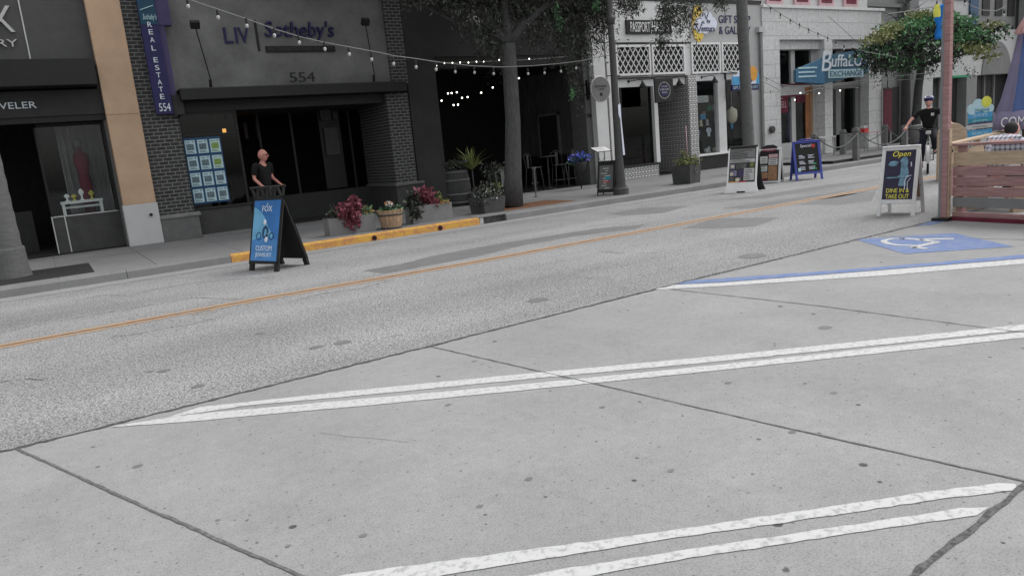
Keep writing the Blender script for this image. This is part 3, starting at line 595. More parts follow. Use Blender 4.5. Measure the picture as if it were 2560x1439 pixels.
P('interior_floor', 'interior', 16.5, 23.7, 19.2, 23, .152, .17, par=D_); P('interior_wall', 'charcoal', 16, 19.8, 21.5, 21.6, .15, 3.5, par=D_); P('interior_ceiling', 'deep', 16, 19.7, 19.3, 21.5, 3.3, 3.35, par=D_); P('interior_partition', 'deep', 18.2, 18.28, 19.3, 21.5, .15, 3.3, par=D_); P('interior_side', 'deep', 16.2, 16.3, 19.3, 21.5, .15, 3.3, par=D_)
P('tiled_side_wall', 'pattern_tile', 19.7, 20.08, 18.85, 21.5, .15, 3.5, par=D_); P('tiled_pillar', 'pattern_tile', 19.69, 20.09, 18.80, 18.85, .15, 3.5, par=D_)
MB().box(18.9, 18.98, 20.55, 20.6, .17, 2.15).box(19.6, 19.68, 20.55, 20.6, .17, 2.15).box(18.9, 19.68, 20.55, 20.6, 2.15, 2.4).box(18.98, 19.6, 20.55, 20.6, .17, .45).build('door', 'mid_grey', D_, True)
P('door_pane', 'pattern_tile', 18.98, 19.6, 20.57, 20.58, .45, 2.15, par=D_); P('door_handle', 'pale_grey', 19.02, 19.05, 20.5, 20.53, .8, 1.7, par=D_)
G_ = thing('gift_shop_building', 'light grey gift shop front with lattice windows and dark base', 'building', (22, 19, .15))
P('wall', 'grey_wall', 19.97, 23.8, 18.95, 19.3, 4.62, 5.95, par=G_); P('parapet_cap', 'black', 19.97, 23.8, 18.93, 19.4, 5.95, 6.1, par=G_); P('wall', 'grey_wall', 23.12, 23.8, 18.95, 19.3, .15, 4.62, par=G_)
P('band', 'off_white', 20.09, 23.12, 18.93, 19.3, 3.3, 3.5, par=G_); P('lattice_surround', 'white', 19.97, 23.12, 18.975, 19.0, 3.5, 4.62, par=G_)
lattice(G_, 19.97, 21.44, 3.54, 4.6); lattice(G_, 21.52, 23.0, 3.54, 4.6)
P('mullion', 'off_white', 21.28, 21.68, 18.9, 19.1, .72, 3.3, par=G_); P('window_frame', 'black', 21.68, 21.73, 18.88, 19.0, 2.6, 3.6, par=G_)
P('window_glass', 'glass', 20.1, 21.28, 19.0, 19.01, .72, 3.3, par=G_); P('window_glass', 'glass', 21.73, 23.12, 19.0, 19.01, .72, 3.3, par=G_)
P('bulkhead', 'charcoal', 20.09, 23.12, 18.9, 19.2, .15, .65, par=G_); P('window_sill', 'white', 20.09, 23.14, 18.84, 19.2, .65, .72, par=G_)
P('interior_wall', 'charcoal', 20.09, 23.7, 20.3, 20.4, .15, 3.5, par=G_); P('window_shelf', 'mid_grey', 20.1, 23.1, 19.2, 20.3, .55, .7, par=G_); P('interior_ceiling', 'deep', 20, 23.7, 19.3, 20.3, 3.45, 3.5, par=G_)
t = thing('drain_pipe', 'grey drain pipe with a box head between the gift shop and the stone building', 'drain pipe', (23.66, 18.86, .15)); P('pipe', 'planter', 23.6, 23.7, 18.82, 18.9, .15, 5.0, par=t); P('hopper', 'pale_grey', 23.5, 23.82, 18.78, 18.94, 4.95, 5.15, par=t)
t = thing('shop_sign', 'dark sign board reading PASSPORT HABITS on the white wall', 'sign', (18.05, 18.9, 4.88))
P('board', 'letter_dark', 17.05, 18.13, 18.89, 18.95, 4.88, 5.33, par=t); P('board', 'letter_dark', 18.15, 19.08, 18.89, 18.95, 4.90, 5.35, par=t); P('edge', 'pale_grey', 18.13, 18.15, 18.88, 18.95, 4.88, 5.35, par=t)
mb = MB(); addtext(mb, "PASSPORT", 17.22, 18.09, 4.95, 5.27, 18.89, .012); addtext(mb, "HABITS", 18.19, 18.95, 4.97, 5.29, 18.89, .012); mb.build('letters', 'white', t, True)
t = thing('shop_logo', 'orange sun and white cloud logo reading Ventura on the grey wall', 'sign', (20.75, 18.95, 4.7))
m = MB(); c = Vector((20.45, 0, 5.25))
m.prism([(c.x+.42*math.cos(a)*.75, c.z+.62*math.sin(a)) for a in np.linspace(0, 6.28, 29)[:-1]], 18.93, 18.949); m.build('sun', 'sun_yellow', t, True)
m = MB()
for q, (cx, cz, r) in enumerate(((20.55, 5.2, .28), (20.85, 5.42, .27), (21.1, 5.25, .24), (20.75, 5.12, .22), (20.35, 5.15, .14))): m.prism([(cx+r*1.15*math.cos(a), cz+r*math.sin(a)) for a in np.linspace(0, 6.28, 21)[:-1]], 18.91-.0015*q, 18.929)
m.build('cloud', 'cloud', t, True)
m = MB(); addtext(m, "by", 20.85, 21.02, 5.24, 5.4, 18.90, .012); addtext(m, "entura", 20.55, 21.24, 4.98, 5.14, 18.90, .012); m.tube([(20.3, 18.9, 5.22), (20.43, 18.9, 4.97), (20.62, 18.9, 5.3), (20.72, 18.9, 5.26)], .022, 5); m.tube([(20.62, 18.895, 5.5), (20.75, 18.895, 5.58), (20.82, 18.895, 5.4), (20.95, 18.895, 5.62)], .014, 5); m.build('letters', 'navy', t, True)
t = thing('wall_lettering', 'dark blue letters GIFT SHOP & GALLERY on the grey wall', 'sign', (22.4, 18.95, 4.9))
m = MB(); addtext(m, "GIFT SHOP", 21.5, 23.2, 5.28, 5.55, 18.95, .02); addtext(m, "& GALLERY", 21.5, 23.2, 4.9, 5.17, 18.95, .02); m.build('letters', 'navy', t, True)
# goose neck lamps
gl = [(17.3, 3.38, 'above the left window of the white shop'), (19.0, 3.4, 'above the white shop door'), (20.75, 3.42, 'above the gift shop window')]
for k, (x, z, wh) in enumerate(gl):
    t = thing('wall_lamp', 'small black cone lamp on an arm '+wh, 'lamp', (x, 18.95, z), group='cone lamps on the shop fronts')
    MB().tube([(-.25, 0, 0), (-.25, -.06, 0), (0, -.3, .03), (.06, -.34, -.04)], .014, 7).build('arm', 'black', t); MB().tube([(-.25, .0, 0), (-.25, -.02, 0)], .05, 12).build('wall_plate', 'black', t); MB().lathe([(.03, .02), (.04, -.04), (.13, -.18), (.13, -.2)], (.06, -.34, -.04), 16).build('lamp_shade', 'black', t)
t = thing('hanging_sign', 'square black hanging sign with a round purple emblem by the white shop door', 'sign', (17.9, 18.2, 2.98))
MB().box(-.42, .42, -.03, .03, -.39, .39).build('board', 'black', t, bevel=.015)
MB().tube([(0, -.034, 0), (0, -.03, 0)], .2, 28).build('emblem', 'navy', t); m = MB()
for k in range(26):
    a = k*2*math.pi/26; m.box(.26*math.cos(a)-.013, .26*math.cos(a)+.013, -.036, -.03, .26*math.sin(a)-.02, .26*math.sin(a)+.02)
addtext(m, "GLOBAL HOME", -.2, .2, 0, .06, -.034, .006); addtext(m, "GOODS", -.12, .12, -.1, -.04, -.034, .006); addtext(m, "A PLACE", -.14, .14, .1, .15, -.034, .006); m.build('letters', 'pale_grey', t)
MB().tube([(-.35, 0, .39), (-.35, .76, .44)], .012, 6).tube([(.35, 0, .39), (.35, .76, .44)], .012, 6).build('bracket', 'black', t)
p = at(1862, 205, 18.2)
t = thing('hanging_sign', 'cloud shaped hanging sign of the gift shop, with an orange sun and a navy strip', 'sign', (p.x, 18.2, p.z))
MB().box(-.72, .72, -.03, .03, -.3, -.08).build('name_strip', 'navy', t)
m = MB()
for cx, cz, r in ((-.45, .02, .24), (-.12, .16, .3), (.25, .12, .3), (.55, .05, .22)): m.prism([(cx+r*math.cos(a), cz+r*math.sin(a)) for a in np.linspace(0, 6.28, 19)[:-1]], -.02-.001*cx, .02)
m.build('cloud', 'cloud', t); MB().prism([(.4+.26*math.cos(a), .28+.26*math.sin(a)) for a in np.linspace(0, 6.28, 19)[:-1]], -.035, -.022).build('sun', 'orange', t); MB().box(-.7, -.3, -.032, -.028, -.1, .2).box(.6, .75, -.032, -.028, -.1, .3).build('sea_panel', 'sea_blue', t)
m = MB(); addtext(m, "Ventura", -.3, .35, -.02, .14, -.035, .01); m.build('letters', 'navy', t); m = MB(); addtext(m, "GIFT SHOP & GALLERY", -.66, .66, -.24, -.14, -.03, .008); m.build('small_letters', 'card', t)
MB().tube([(-.3, 0, .3), (-.3, .7, .5)], .012, 6).tube([(.3, 0, .3), (.3, .7, .5)], .012, 6).build('bracket', 'black', t)
# goods in the shop windows
p = at(1600, 390, 19.25)
t = thing('gift_box_display', 'red patterned display block in the white shop window', 'display', (p.x-.05, 19.5, .63)); MB().box(-.62, .5, -.15, .15, 0, .56).build('block', 'maroon', t); m = MB()
for k in range(60): x = random.uniform(-.6, .48); z = random.uniform(.03, .52); r = random.uniform(.015, .035); m.prism([(x+r*math.cos(a), z+r*math.sin(a)) for a in (0, 1.57, 3.14, 4.71)], -.156, -.15)
m.build('pattern', 'pink', t)
goods = [('poster', 'grey printed poster high in the left gift shop window', 1755, 248, .6, .24, 'pale_grey', 19.2), ('boxed_toy', 'small blue boxed item on the gift shop window shelf', 1757, 292, .26, .2, 'sea_blue', 19.4), ('ball_ornament', 'round green ornament hanging in the gift shop window', 1773, 271, .2, .2, 'green', 19.4),
         ('folded_shirt', 'white infant shirt laid out in the gift shop window', 1772, 330, .2, .32, 'cloud', 19.3), ('folded_shirt', 'pale lilac infant shirt at the left edge of the gift shop window', 1746, 335, .14, .3, 'umb_purple', 19.3), ('orange_bag', 'small orange bag in the gift shop window', 1758, 282, .2, .1, 'wood_orange', 19.45)]
for n, lb, px, py, ww, hh, m, Y in goods:
    p = at(px, py, Y); t = thing(n, lb, n.replace('_', ' '), (p.x, Y, p.z-hh/2))
    if 'ball' in n: MB().ball((0, 0, hh/2), hh/2, 14).build('ball', m, t); MB().tube([(0, 0, hh), (0, 0, hh+.3)], .004, 5).build('string', 'silver', t)
    elif 'shirt' in n: MB().prism([(-ww*.3, 0), (ww*.3, 0), (ww*.32, hh*.55), (ww*.6, hh*.5), (ww*.62, hh*.85), (ww*.2, hh), (-ww*.2, hh), (-ww*.62, hh*.85), (-ww*.6, hh*.5), (-ww*.32, hh*.55)], -.01, .01).build('cloth', m, t); MB().prism([(-.03, hh*.75), (.03, hh*.75), (0, hh*.55)], -.014, -.011).build('print', 'navy', t)
    else:
        MB().box(-ww/2, ww/2, -.03, .03, 0, hh).build('body', m, t, bevel=.008); mm = MB()
        for q in range(3): mm.box(-ww*.4, ww*random.uniform(.1, .4), -.034, -.03, hh*(.2+.25*q), hh*(.27+.25*q))
        mm.build('print', 'pic_grey', t)
cats = ['mug', 'cup', 'jar', 'figurine']
for k, (px, py) in enumerate(((1745, 368), (1765, 362), (1772, 370), (1786, 366), (1768, 310), (1790, 300), (1752, 312), (1785, 270))):
    p = at(px, py, 19.35); z0 = .72 if py > 350 else p.z-.06
    t = thing(['glass_jar', 'mug', 'figurine', 'tin'][k % 4], ['white jar at the left end of the gift shop window floor', 'pale mug second from the left on the gift shop window floor', 'pale figurine in the middle of the gift shop window floor', 'pale tin at the right end of the gift shop window floor', 'glass jar in the middle of the gift shop window shelf', 'pale mug on the right part of the gift shop window shelf', 'white figurine on the left part of the gift shop window shelf', 'small tin high on the right of the gift shop window'][k], ['jar', 'mug', 'figurine', 'tin'][k % 4], (p.x, 19.35, z0), group='small goods in the gift shop window')
    MB().lathe([(.06, 0), (.075, .03), (.08, .12), (.05, .16), (.055, .18), (.0, .181)] if k % 2 else [(.07, 0), (.07, .08), (.03, .1), (.06, .15), (.04, .22), (.0, .24)], (0, 0, 0), 12).build('body', 'pale_grey' if k % 3 else 'cream', t)
    if k > 3: MB().box(-.2, .2, -.08, .1, -.02, -.002).build('shelf', 'mid_grey', t)
p = at(1830, 295, 19.3)
t = thing('pendant_lantern', 'oval cream paper lantern hanging behind the palm trunk, in the gift shop window', 'lantern', (p.x, 19.3, p.z)); MB().lathe([(.03, .42), (.06, .38), (.19, .28), (.2, .05), (.16, -.12), (.05, -.2)], (0, 0, 0), 14).build('lamp_shade', 'cream', t); MB().tube([(0, 0, .42), (0, 0, 1.3)], .008, 5).build('cord', 'silver', t); MB().lathe([(.04, -.2), (.05, -.3), (.03, -.42)], (-.02, 0, 0), 8).build('tassel', 'sea_blue', t)
# ---- the stone building
E_ = thing('stone_building', 'pale stone block building with two tall shop windows', 'building', (27.8, 19, .15))
P('wall', 'stone_block', 23.82, 24.8, 18.9, 19.5, .15, 5.85, par=E_); P('wall', 'stone_block', 24.8, 31.6, 18.9, 19.5, 4.7, 5.85, par=E_); P('header', 'stone_block', 24.8, 30.7, 19.1, 19.5, 4.36, 4.7, par=E_)
P('pillar', 'stone_block', 27.58, 28.1, 18.88, 19.6, .15, 4.7, par=E_); P('pillar', 'stone_block', 30.7, 31.62, 18.9, 19.5, .15, 4.7, par=E_); P('cornice', 'off_white', 23.8, 31.75, 18.82, 19.6, 5.85, 5.96, par=E_)
P('upper_wall', 'pale_grey', 24.2, 31.7, 19.6, 19.9, 5.96, 8.5, par=E_)
for x in (24.9, 26.6, 28.2, 29.9): 
    f = MB().box(x, x+1.0, 19.52, 19.6, 6.05, 8).build('window', 'pink', E_, True); mm = MB().box(x+.15, x+.85, 19.5, 19.52, 6.25, 8).build('pane', 'maroon', f); mm.data.transform(Matrix.Translation(-Vector(E_.location)))
P('interior_wall', 'charcoal', 24.8, 30.7, 21.0, 21.1, .15, 4.5, par=E_); P('roof_slab', 'charcoal', 23.9, 31.6, 19.5, 24, 4.45, 4.6, par=E_); P('party_wall', 'charcoal', 23.85, 24.8, 19.5, 24, .15, 4.44, par=E_); P('party_wall', 'charcoal', 30.71, 31.6, 19.5, 24, .15, 4.44, par=E_); P('interior_floor', 'interior', 24.8, 30.7, 19.5, 21, .152, .17, par=E_)
MB().box(26.0, 26.25, 19.3, 19.4, .2, 4.36).box(27.3, 27.58, 19.3, 19.4, .2, 4.36).box(24.8, 27.58, 19.28, 19.42, 2.62, 3.0).box(24.8, 24.86, 19.3, 19.4, .2, 4.36).box(24.8, 27.58, 19.3, 19.4, .15, .75).build('window_frame', 'pale_grey', E_, True)
MB().box(24.86, 27.3, 19.26, 19.28, 3.0, 3.06).box(24.86, 26.25, 19.26, 19.28, 2.55, 2.62).build('trim', 'maroon', E_, True)
MB().box(28.95, 29.3, 19.3, 19.4, .2, 4.36).box(30.35, 30.7, 19.3, 19.4, .2, 4.36).box(28.1, 30.7, 19.28, 19.42, 2.75, 3.0).box(28.1, 28.16, 19.3, 19.4, .2, 4.36).box(28.1, 30.35, 19.3, 19.4, .15, .85).build('window_frame', 'planter', E_, True)
for a in ((24.86, 26.0), (26.25, 27.3), (28.16, 28.95), (29.3, 30.35)): P('window_glass', 'glass', a[0], a[1], 19.33, 19.34, .75, 4.36, par=E_)
P('door', 'wood_orange', 26.85, 27.12, 19.26, 19.3, .3, 2.9, par=E_); P('door_post', 'wood_ochre', 27.12, 27.3, 19.24, 19.3, .15, 2.95, par=E_); P('window_banner', 'maroon', 24.9, 25.75, 19.28, 19.3, 1.95, 2.55, par=E_); P('window_banner', 'maroon', 26.3, 26.85, 19.28, 19.3, 2.3, 2.6, par=E_)
m = MB(); addtext(m, "SELL", 25.2, 25.65, 2.15, 2.4, 19.28, .01); m.build('letters', 'pink', E_, True)
for k, (x, z, h, m, lb) in enumerate(((25.1, .8, 1.0, 'maroon', 'dark red clothes on a rail at the left end of the stone building window'), (25.6, .8, 1.2, 'mid_grey', 'grey clothes on a rail in the stone building window'), (26.5, .8, 1.4, 'umb_purple', 'lilac dress on a form in the stone building window'), (28.5, .9, 1.6, 'charcoal', 'dark coat on a form right of the stone pillar'), (29.8, .9, 1.3, 'charcoal', 'dark clothes on a form in the right stone building window'))):
    t = thing('dress_form', lb, 'mannequin', (x, 19.8, z), group='dressed forms in the stone building windows'); MB().lathe([(.14, 0), (.18, h*.3), (.13, h*.6), (.18, h*.85), (.06, h*.95), (.04, h)], (0, 0, 0), 14, 1, .6).build('torso', m, t); MB().ball((0, 0, h+.1), .09, 12, 1, 1, 1.2).build('head', 'skin_dummy', t)
t = thing('shop_sign', 'long blue arrow shaped sign reading Buffalo Exchange on the stone building', 'sign', (27.4, 18.3, 3.1))
MB().prism([(24.95, 3.05), (24.95, 3.5), (26.3, 3.82), (26.9, 4.0), (29.9, 4.28), (29.65, 3.25), (27.6, 3.02), (26.5, 2.9)], 18.3, 18.42).build('board', 'sign_teal', t, True); MB().prism([(24.94, 3.04), (24.94, 3.5), (26.7, 3.85), (26.7, 2.93)], 18.28, 18.3).build('side_panel', 'sign_blue', t, True)
m = MB()
for k, (x1) in enumerate((26.2, 26.05, 26.15)): m.box(25.05, x1, 18.26, 18.28, 3.55-.16*k-.03, 3.55-.16*k+.03)
for k in range(3): m.box(29.3, 29.8, 18.285, 18.3, 3.95-.2*k, 4.0-.2*k)
m.build('stripe', 'card', t, True)
m = MB(); addtext(m, "B", 26.5, 27.1, 3.4, 4.15, 18.3, .03, .18); addtext(m, "uffaLO", 27.15, 29.2, 3.55, 4.02, 18.3, .03, .1); m.build('letters', 'lettering', t, True)
P('name_strip', 'card', 26.95, 29.3, 18.285, 18.3, 3.12, 3.45, par=t); m = MB(); addtext(m, "EXCHANGE", 27.05, 29.2, 3.18, 3.39, 18.285, .012); m.build('small_letters', 'sign_teal', t, True)
MB().tube([(26.2, 18.4, 3.3), (26.2, 19.0, 3.3)], .03, 8).tube([(28.8, 18.4, 3.6), (28.8, 19.3, 3.6)], .03, 8).build('bracket', 'charcoal', t, True)
t = thing('red_banner', 'dark red hanging banner at the right end of the stone building', 'banner', (31.95, 18.8, .7)); P('cloth', 'maroon', 31.64, 32.25, 18.78, 18.82, .75, 2.58, par=t); P('rod', 'black', 31.6, 32.3, 18.76, 18.84, 2.58, 2.62, par=t); P('hook', 'black', 31.92, 31.95, 18.79, 18.82, 2.62, 3.0, par=t)
# ---- buildings farther along
F_ = thing('grey_building', 'shaded grey building set back beside the stone building', 'building', (33.2, 19.5, .15))
P('wall', 'far_grey', 31.75, 34.9, 19.8, 20.2, .15, 9, par=F_); P('window', 'charcoal', 32.0, 32.9, 19.7, 19.8, 3.4, 6.2, par=F_); P('ledge', 'planter', 31.75, 34.9, 19.6, 19.8, 6.2, 6.35, par=F_); P('shopfront', 'charcoal', 32.3, 34.4, 19.7, 19.8, .15, 2.7, par=F_); P('pilaster', 'planter', 34.4, 34.9, 19.5, 19.8, .15, 9, par=F_)
for x in (32.9, 33.6): P('mullion', 'far_grey', x, x+.12, 19.64, 19.7, .15, 2.7, par=F_)
H_ = thing('white_building', 'tall white building behind the round street tree', 'building', (37.5, 19, .15))
P('wall', 'pale_grey', 34.9, 40.2, 19.1, 19.5, 3.0, 11, par=H_); P('pier', 'pale_grey', 34.9, 36.0, 19.0, 19.5, .15, 3.0, par=H_); P('pier', 'far_grey', 39.2, 40.2, 19.05, 19.5, .15, 3.0, par=H_); P('shopfront', 'charcoal', 36, 39.2, 19.5, 19.55, .15, 3.0, par=H_)
for z in (4.4, 5.1, 5.8, 6.5): P('cornice', 'planter', 35.2, 39.8, 19.06, 19.1, z, z+.04, par=H_)
for x in (36.6, 37.4, 38.2): P('mullion', 'planter', x, x+.14, 19.44, 19.5, .15, 3.0, par=H_)
P('rear_wall', 'deep', 35, 60, 20, 20.2, .15, 5, par=H_); P('window', 'board_blue', 39.3, 40.1, 19.02, 19.1, 4.6, 11, par=H_); P('awning', 'green', 37.0, 38.6, 18.6, 19.1, 2.9, 3.0, par=H_)
I_ = thing('arched_building', 'light grey building with a wide arch over its dark shopfront', 'building', (43.5, 19, .15))
P('wall', 'pale_grey', 40.2, 47, 19.1, 19.5, 3.0, 5.2, par=I_); P('upper_wall', 'far_grey', 40.2, 60, 19.3, 19.7, 5.2, 13, par=I_); P('pier', 'far_grey', 44.4, 46.2, 18.6, 19.1, .15, 13, par=I_); P('shopfront', 'charcoal', 40.2, 44.4, 19.6, 19.7, .15, 3.0, par=I_)
m = MB(); pts = [(42.2+1.5*math.cos(a), 3.02+1.6*math.sin(a)) for a in np.linspace(0, math.pi, 19)]; m.prism(pts, 19.05, 19.1); m.build('arch', 'planter', I_, True)
for x in (40.9, 41.9, 42.9): P('mullion', 'planter', x, x+.12, 19.5, 19.6, .15, 3.0, par=I_)
P('side_wall', 'far_grey', 46.2, 60, 19.1, 19.5, .15, 5.2, par=I_)
for k in range(3): P('window', 'charcoal', 41+1.3*k, 41.7+1.3*k, 19.25, 19.3, 5.9, 7.4, par=I_)
K_ = thing('end_building', 'plain grey building at the far end of the street', 'building', (70, 19, .15)); P('wall', 'far_grey', 60, 110, 19, 20, .15, 12, par=K_); P('window', 'charcoal', 62, 66, 18.95, 19, .5, 3, par=K_); P('window', 'charcoal', 70, 74, 18.95, 19, .5, 3, par=K_)
# ================================================================ PEOPLE
def skin(name, V, Ed, Rd, m, parent, sub=2, root=0):
    me = bpy.data.meshes.new(name); me.from_pydata([tuple(v) for v in V], Ed, [])
    o = bpy.data.objects.new(name, me); COL.objects.link(o)
    md = o.modifiers.new('s', 'SKIN'); md.use_smooth_shade = True; md.branch_smoothing = .4
    for i, r in enumerate(Rd):
        r2 = r if isinstance(r, tuple) else (r, r)
        me.skin_vertices[0].data[i].radius = r2; me.skin_vertices[0].data[i].use_root = (i == root)
    sb = o.modifiers.new('u', 'SUBSURF'); sb.levels = sub; sb.render_levels = sub
    dg = bpy.context.evaluated_depsgraph_get(); nm = bpy.data.meshes.new_from_object(o.evaluated_get(dg)); nm.name = name
    bpy.data.objects.remove(o); nm.materials.clear(); nm.materials.append(MATS[m])
    for p in nm.polygons: p.use_smooth = True
    q = bpy.data.objects.new(name, nm); COL.objects.link(q); q.parent = parent; return q
def headgeo(mb, c, yaw, pitch=0, s=1.):
    """head with brow, nose, lips, chin, ears; faces local -y turned by yaw"""
    M = Matrix.Translation(c) @ Matrix.Rotation(yaw, 4, 'Z') @ Matrix.Rotation(pitch, 4, 'X') @ Matrix.Scale(s, 4)
    seg, ring = 24, 18
    rows = []
    for i in range(ring+1):
        ph = math.pi*i/ring; row = []
        for j in range(seg):
            th = 2*math.pi*j/seg; x = math.sin(ph)*math.cos(th); y = math.sin(ph)*math.sin(th); z = -math.cos(ph)
            X, Y, Z = x*.078, y*.098, z*.125
            if z < -.1: k = (-.1-z); X *= 1-.32*k; Y = Y*(1-.2*k)-(.012*k if y < 0 else -.0)   # jaw
            if z < -.2 and y > .2: Y *= 1-.25*(-.2-z)
            f = max(0, -y-.55)/.45
            Y -= f*(.028*math.exp(-((z+.08)/.16)**2)*math.exp(-(x/.2)**2))                     # nose
            Y -= f*(.008*math.exp(-((z+.46)/.08)**2)*math.exp(-(x/.35)**2))                    # lips
            Y -= f*(.008*math.exp(-((z+.78)/.12)**2)*math.exp(-(x/.4)**2)) - f*.008*math.exp(-((abs(x)-.33)/.14)**2)*math.exp(-((z-.08)/.1)**2)
            Y -= f*.006*math.exp(-((z-.25)/.1)**2)
            row.append(len(mb.v)); mb.v.append(tuple(M @ Vector((X, Y, Z))))
        rows.append(row)
    for i in range(ring):
        for j in range(seg): mb.face([rows[i][j], rows[i][(j+1) % seg], rows[i+1][(j+1) % seg], rows[i+1][j]], True)
    for sx in (-1, 1):
        e = MB(M @ Matrix.Translation((sx*.08, .01, -.005))); e.ball((0, 0, 0), .03, 8, .35, .6, 1); o = len(mb.v); mb.v += e.v; mb.f += [[k+o for k in f] for f in e.f]; mb.mi += e.mi; mb.sm += e.sm
    return M
def join(a, mb):
    o = len(a.v)
def person(name, label, J, mskin, mshirt, mtrou, yaw, loc, rz=0, sleeve=.55, headpitch=0, bulk=1.):
    """J: joints, local metres"""
    t = thing(name, label, 'person', loc, rz)
    g = lambda k: Vector(J[k])
    V = []; Ed = []; Rd = []
    def add(p, r, fr=None): V.append(Vector(p)); Rd.append(r); i = len(V)-1; (Ed.append((fr, i)) if fr is not None else None); return i
    pel = add(g('pelvis'), .10); sp = add(g('spine'), .095, pel); ch = add(g('chest'), (.13, .10), sp); nk = add(g('neck'), .052, ch); hd = add(g('head')+Vector((0, 0, -.05)), .055, nk)
    for s in 'lr':
        sh = add(g('sh'+s), .058, ch); el = add(g('el'+s), .040, sh); wr = add(g('wr'+s), .027, el)
        d = (g('ha'+s)-g('wr'+s)); hl = d.length; d.normalize(); side = d.cross(Vector(J.get('palm'+s, (0, 0, 1)))).normalized(); nrm = side.cross(d).normalized()
        pm = add(g('wr'+s)+d*.045, (.026, .018), wr); pm2 = add(g('wr'+s)+d*.075, (.033, .015), pm)
        curl = J.get('curl'+s, .5)
        for q in range(4):
            off = side*(-.03+.02*q); l1 = (.036, .042, .040, .032)[q]
            a = add(g('wr'+s)+d*.095+off, .0105, pm2); b = add(V[a]+d*l1*(1-.5*curl)-nrm*l1*curl*.8, .0095, a); add(V[b]-nrm*l1*(.4+.3*curl)+d*l1*(.6-1.2*curl), .008, b)
        a = add(g('wr'+s)+d*.05-side*.034, .011, pm); b = add(V[a]+d*.03-side*.014-nrm*.01, .0105, a); add(V[b]+d*.022-nrm*.012, .009, b)
        hp = add(g('hip'+s), .085, pel); kn = add(g('kn'+s), .058, hp); an = add(g('an'+s), .038, kn); add(g('to'+s), .032, an)
    body = skin('body', V, Ed, Rd, mskin, t, 1)
    mb = MB(); headgeo(mb, g('head')+Vector((0, 0, .03)), yaw, headpitch)
    hm = mb.build('h', mskin); bm = bmesh.new(); bm.from_mesh(body.data); bm.from_mesh(hm.data); bm.to_mesh(body.data); bm.free(); bpy.data.objects.remove(hm)
    for p in body.data.polygons: p.use_smooth = True
    # shirt
    V = []; Ed = []; Rd = []
    a = add(g('pelvis')+Vector((0, 0, .02)), .135*bulk); b = add(g('spine'), .13*bulk, a); c = add(g('chest'), (.165*bulk, .135*bulk), b); add(g('neck')+Vector((0, 0, -.005)), .07, c)
    for s in 'lr': sh = add(g('sh'+s), .078*bulk, c); add(g('sh'+s).lerp(g('el'+s), sleeve*.6), .068, sh); add(g('sh'+s).lerp(g('el'+s), sleeve+.25), .062, len(V)-1)
    skin('shirt', V, Ed, Rd, mshirt, t, 2)
    V = []; Ed = []; Rd = []
    a = add(g('pelvis')+Vector((0, 0, .0)), .12)
    for s in 'lr': h = add(g('hip'+s), .11, a); k = add(g('kn'+s), .08, h); add(g('an'+s)+(g('kn'+s)-g('an'+s))*.05, .062, k)
    skin('trousers', V, Ed, Rd, mtrou, t, 2)
    for s in 'lr':
        V = []; Ed = []; Rd = []; a = add(g('an'+s)+Vector((0, 0, -.035)), .05); add(g('an'+s).lerp(g('to'+s), .5)+Vector((0, 0, -.01)), .045, a); add(g('to'+s), .04, a+1); skin('shoe', V, Ed, Rd, 'soft_black', t, 2)
    return t
# bald man on the pavement behind the blue sign: torso faces the road, head turned to the right
JM = dict(pelvis=(0, 0, .95), spine=(0, .01, 1.13), chest=(.0, .02, 1.37), neck=(0, .01, 1.54), head=(0, -.03, 1.64), shl=(-.2, .02, 1.50), ell=(-.235, .07, 1.22), wrl=(-.24, -.13, 1.06), hal=(-.23, -.23, 1.02), shr=(.2, .02, 1.50), elr=(.245, .06, 1.22), wrr=(.26, -.14, 1.06), har=(.24, -.24, 1.02),
          hipl=(-.1, 0, .9), knl=(-.11, -.02, .5), anl=(-.11, .03, .1), tol=(-.13, -.13, .04), hipr=(.1, 0, .9), knr=(.12, -.02, .5), anr=(.12, .03, .1), tor=(.15, -.13, .04))
man = person('person', 'bald man in a black T-shirt standing behind the blue jewellery sign', JM, 'skin', 'shirt_black', 'trouser', R_(42), (4.2, 16.6, .15), R_(30))
man.scale = (1.06, 1.06, 1.06)
MB(Matrix.Translation((0, -.03, 1.68)) @ Matrix.Rotation(R_(42), 4, 'Z')).box(-.082, .082, -.103, -.095, -.012, .014).box(-.084, -.079, -.1, .02, 0, .008).box(.079, .084, -.1, .02, 0, .008).build('sunglasses', 'letter_dark', man)
# ---------------------------------------------------------------- cyclist and bicycle
bp_ = (19.25, 10.25, 0); brz = R_(-62)      # local -y is the riding direction
B = thing('bicycle', 'dark bicycle with white front tyre under the cyclist', 'bicycle', bp_, brz)
for nm, y in (('front_wheel', -.55), ('rear_wheel', .52)):
    wh = MB().torus((0, y, .345), .325, .028, 'x', 32, 8).build(nm, 'tyre', B); MB().torus((0, y, .345), .30, .013, 'x', 32, 6).build('rim', 'chrome', wh)
    m = MB()
    for k in range(18): a = k*math.pi/9; m.tube([(0, y, .345), (0, y+.3*math.cos(a), .345+.3*math.sin(a))], .0022, 4)
    m.tube([(-.05, y, .345), (.05, y, .345)], .022, 8); m.build('spokes', 'chrome', wh)
MB().tube([(0, -.42, .80), (0, .12, .30)], .02).tube([(0, -.40, .9), (0, .2, .8)], .018).tube([(0, .12, .30), (0, .24, .92)], .017).tube([(0, .12, .3), (0, .52, .345)], .012).tube([(0, .2, .8), (0, .52, .345)], .011).tube([(0, -.42, .78), (0, -.40, .98)], .022).build('frame', 'iron', B)
MB().tube([(-.05, -.55, .345), (-.05, -.46, .7), (0, -.43, .8), (.05, -.46, .7), (.05, -.55, .345)], .013).build('fork', 'pale_grey', B)
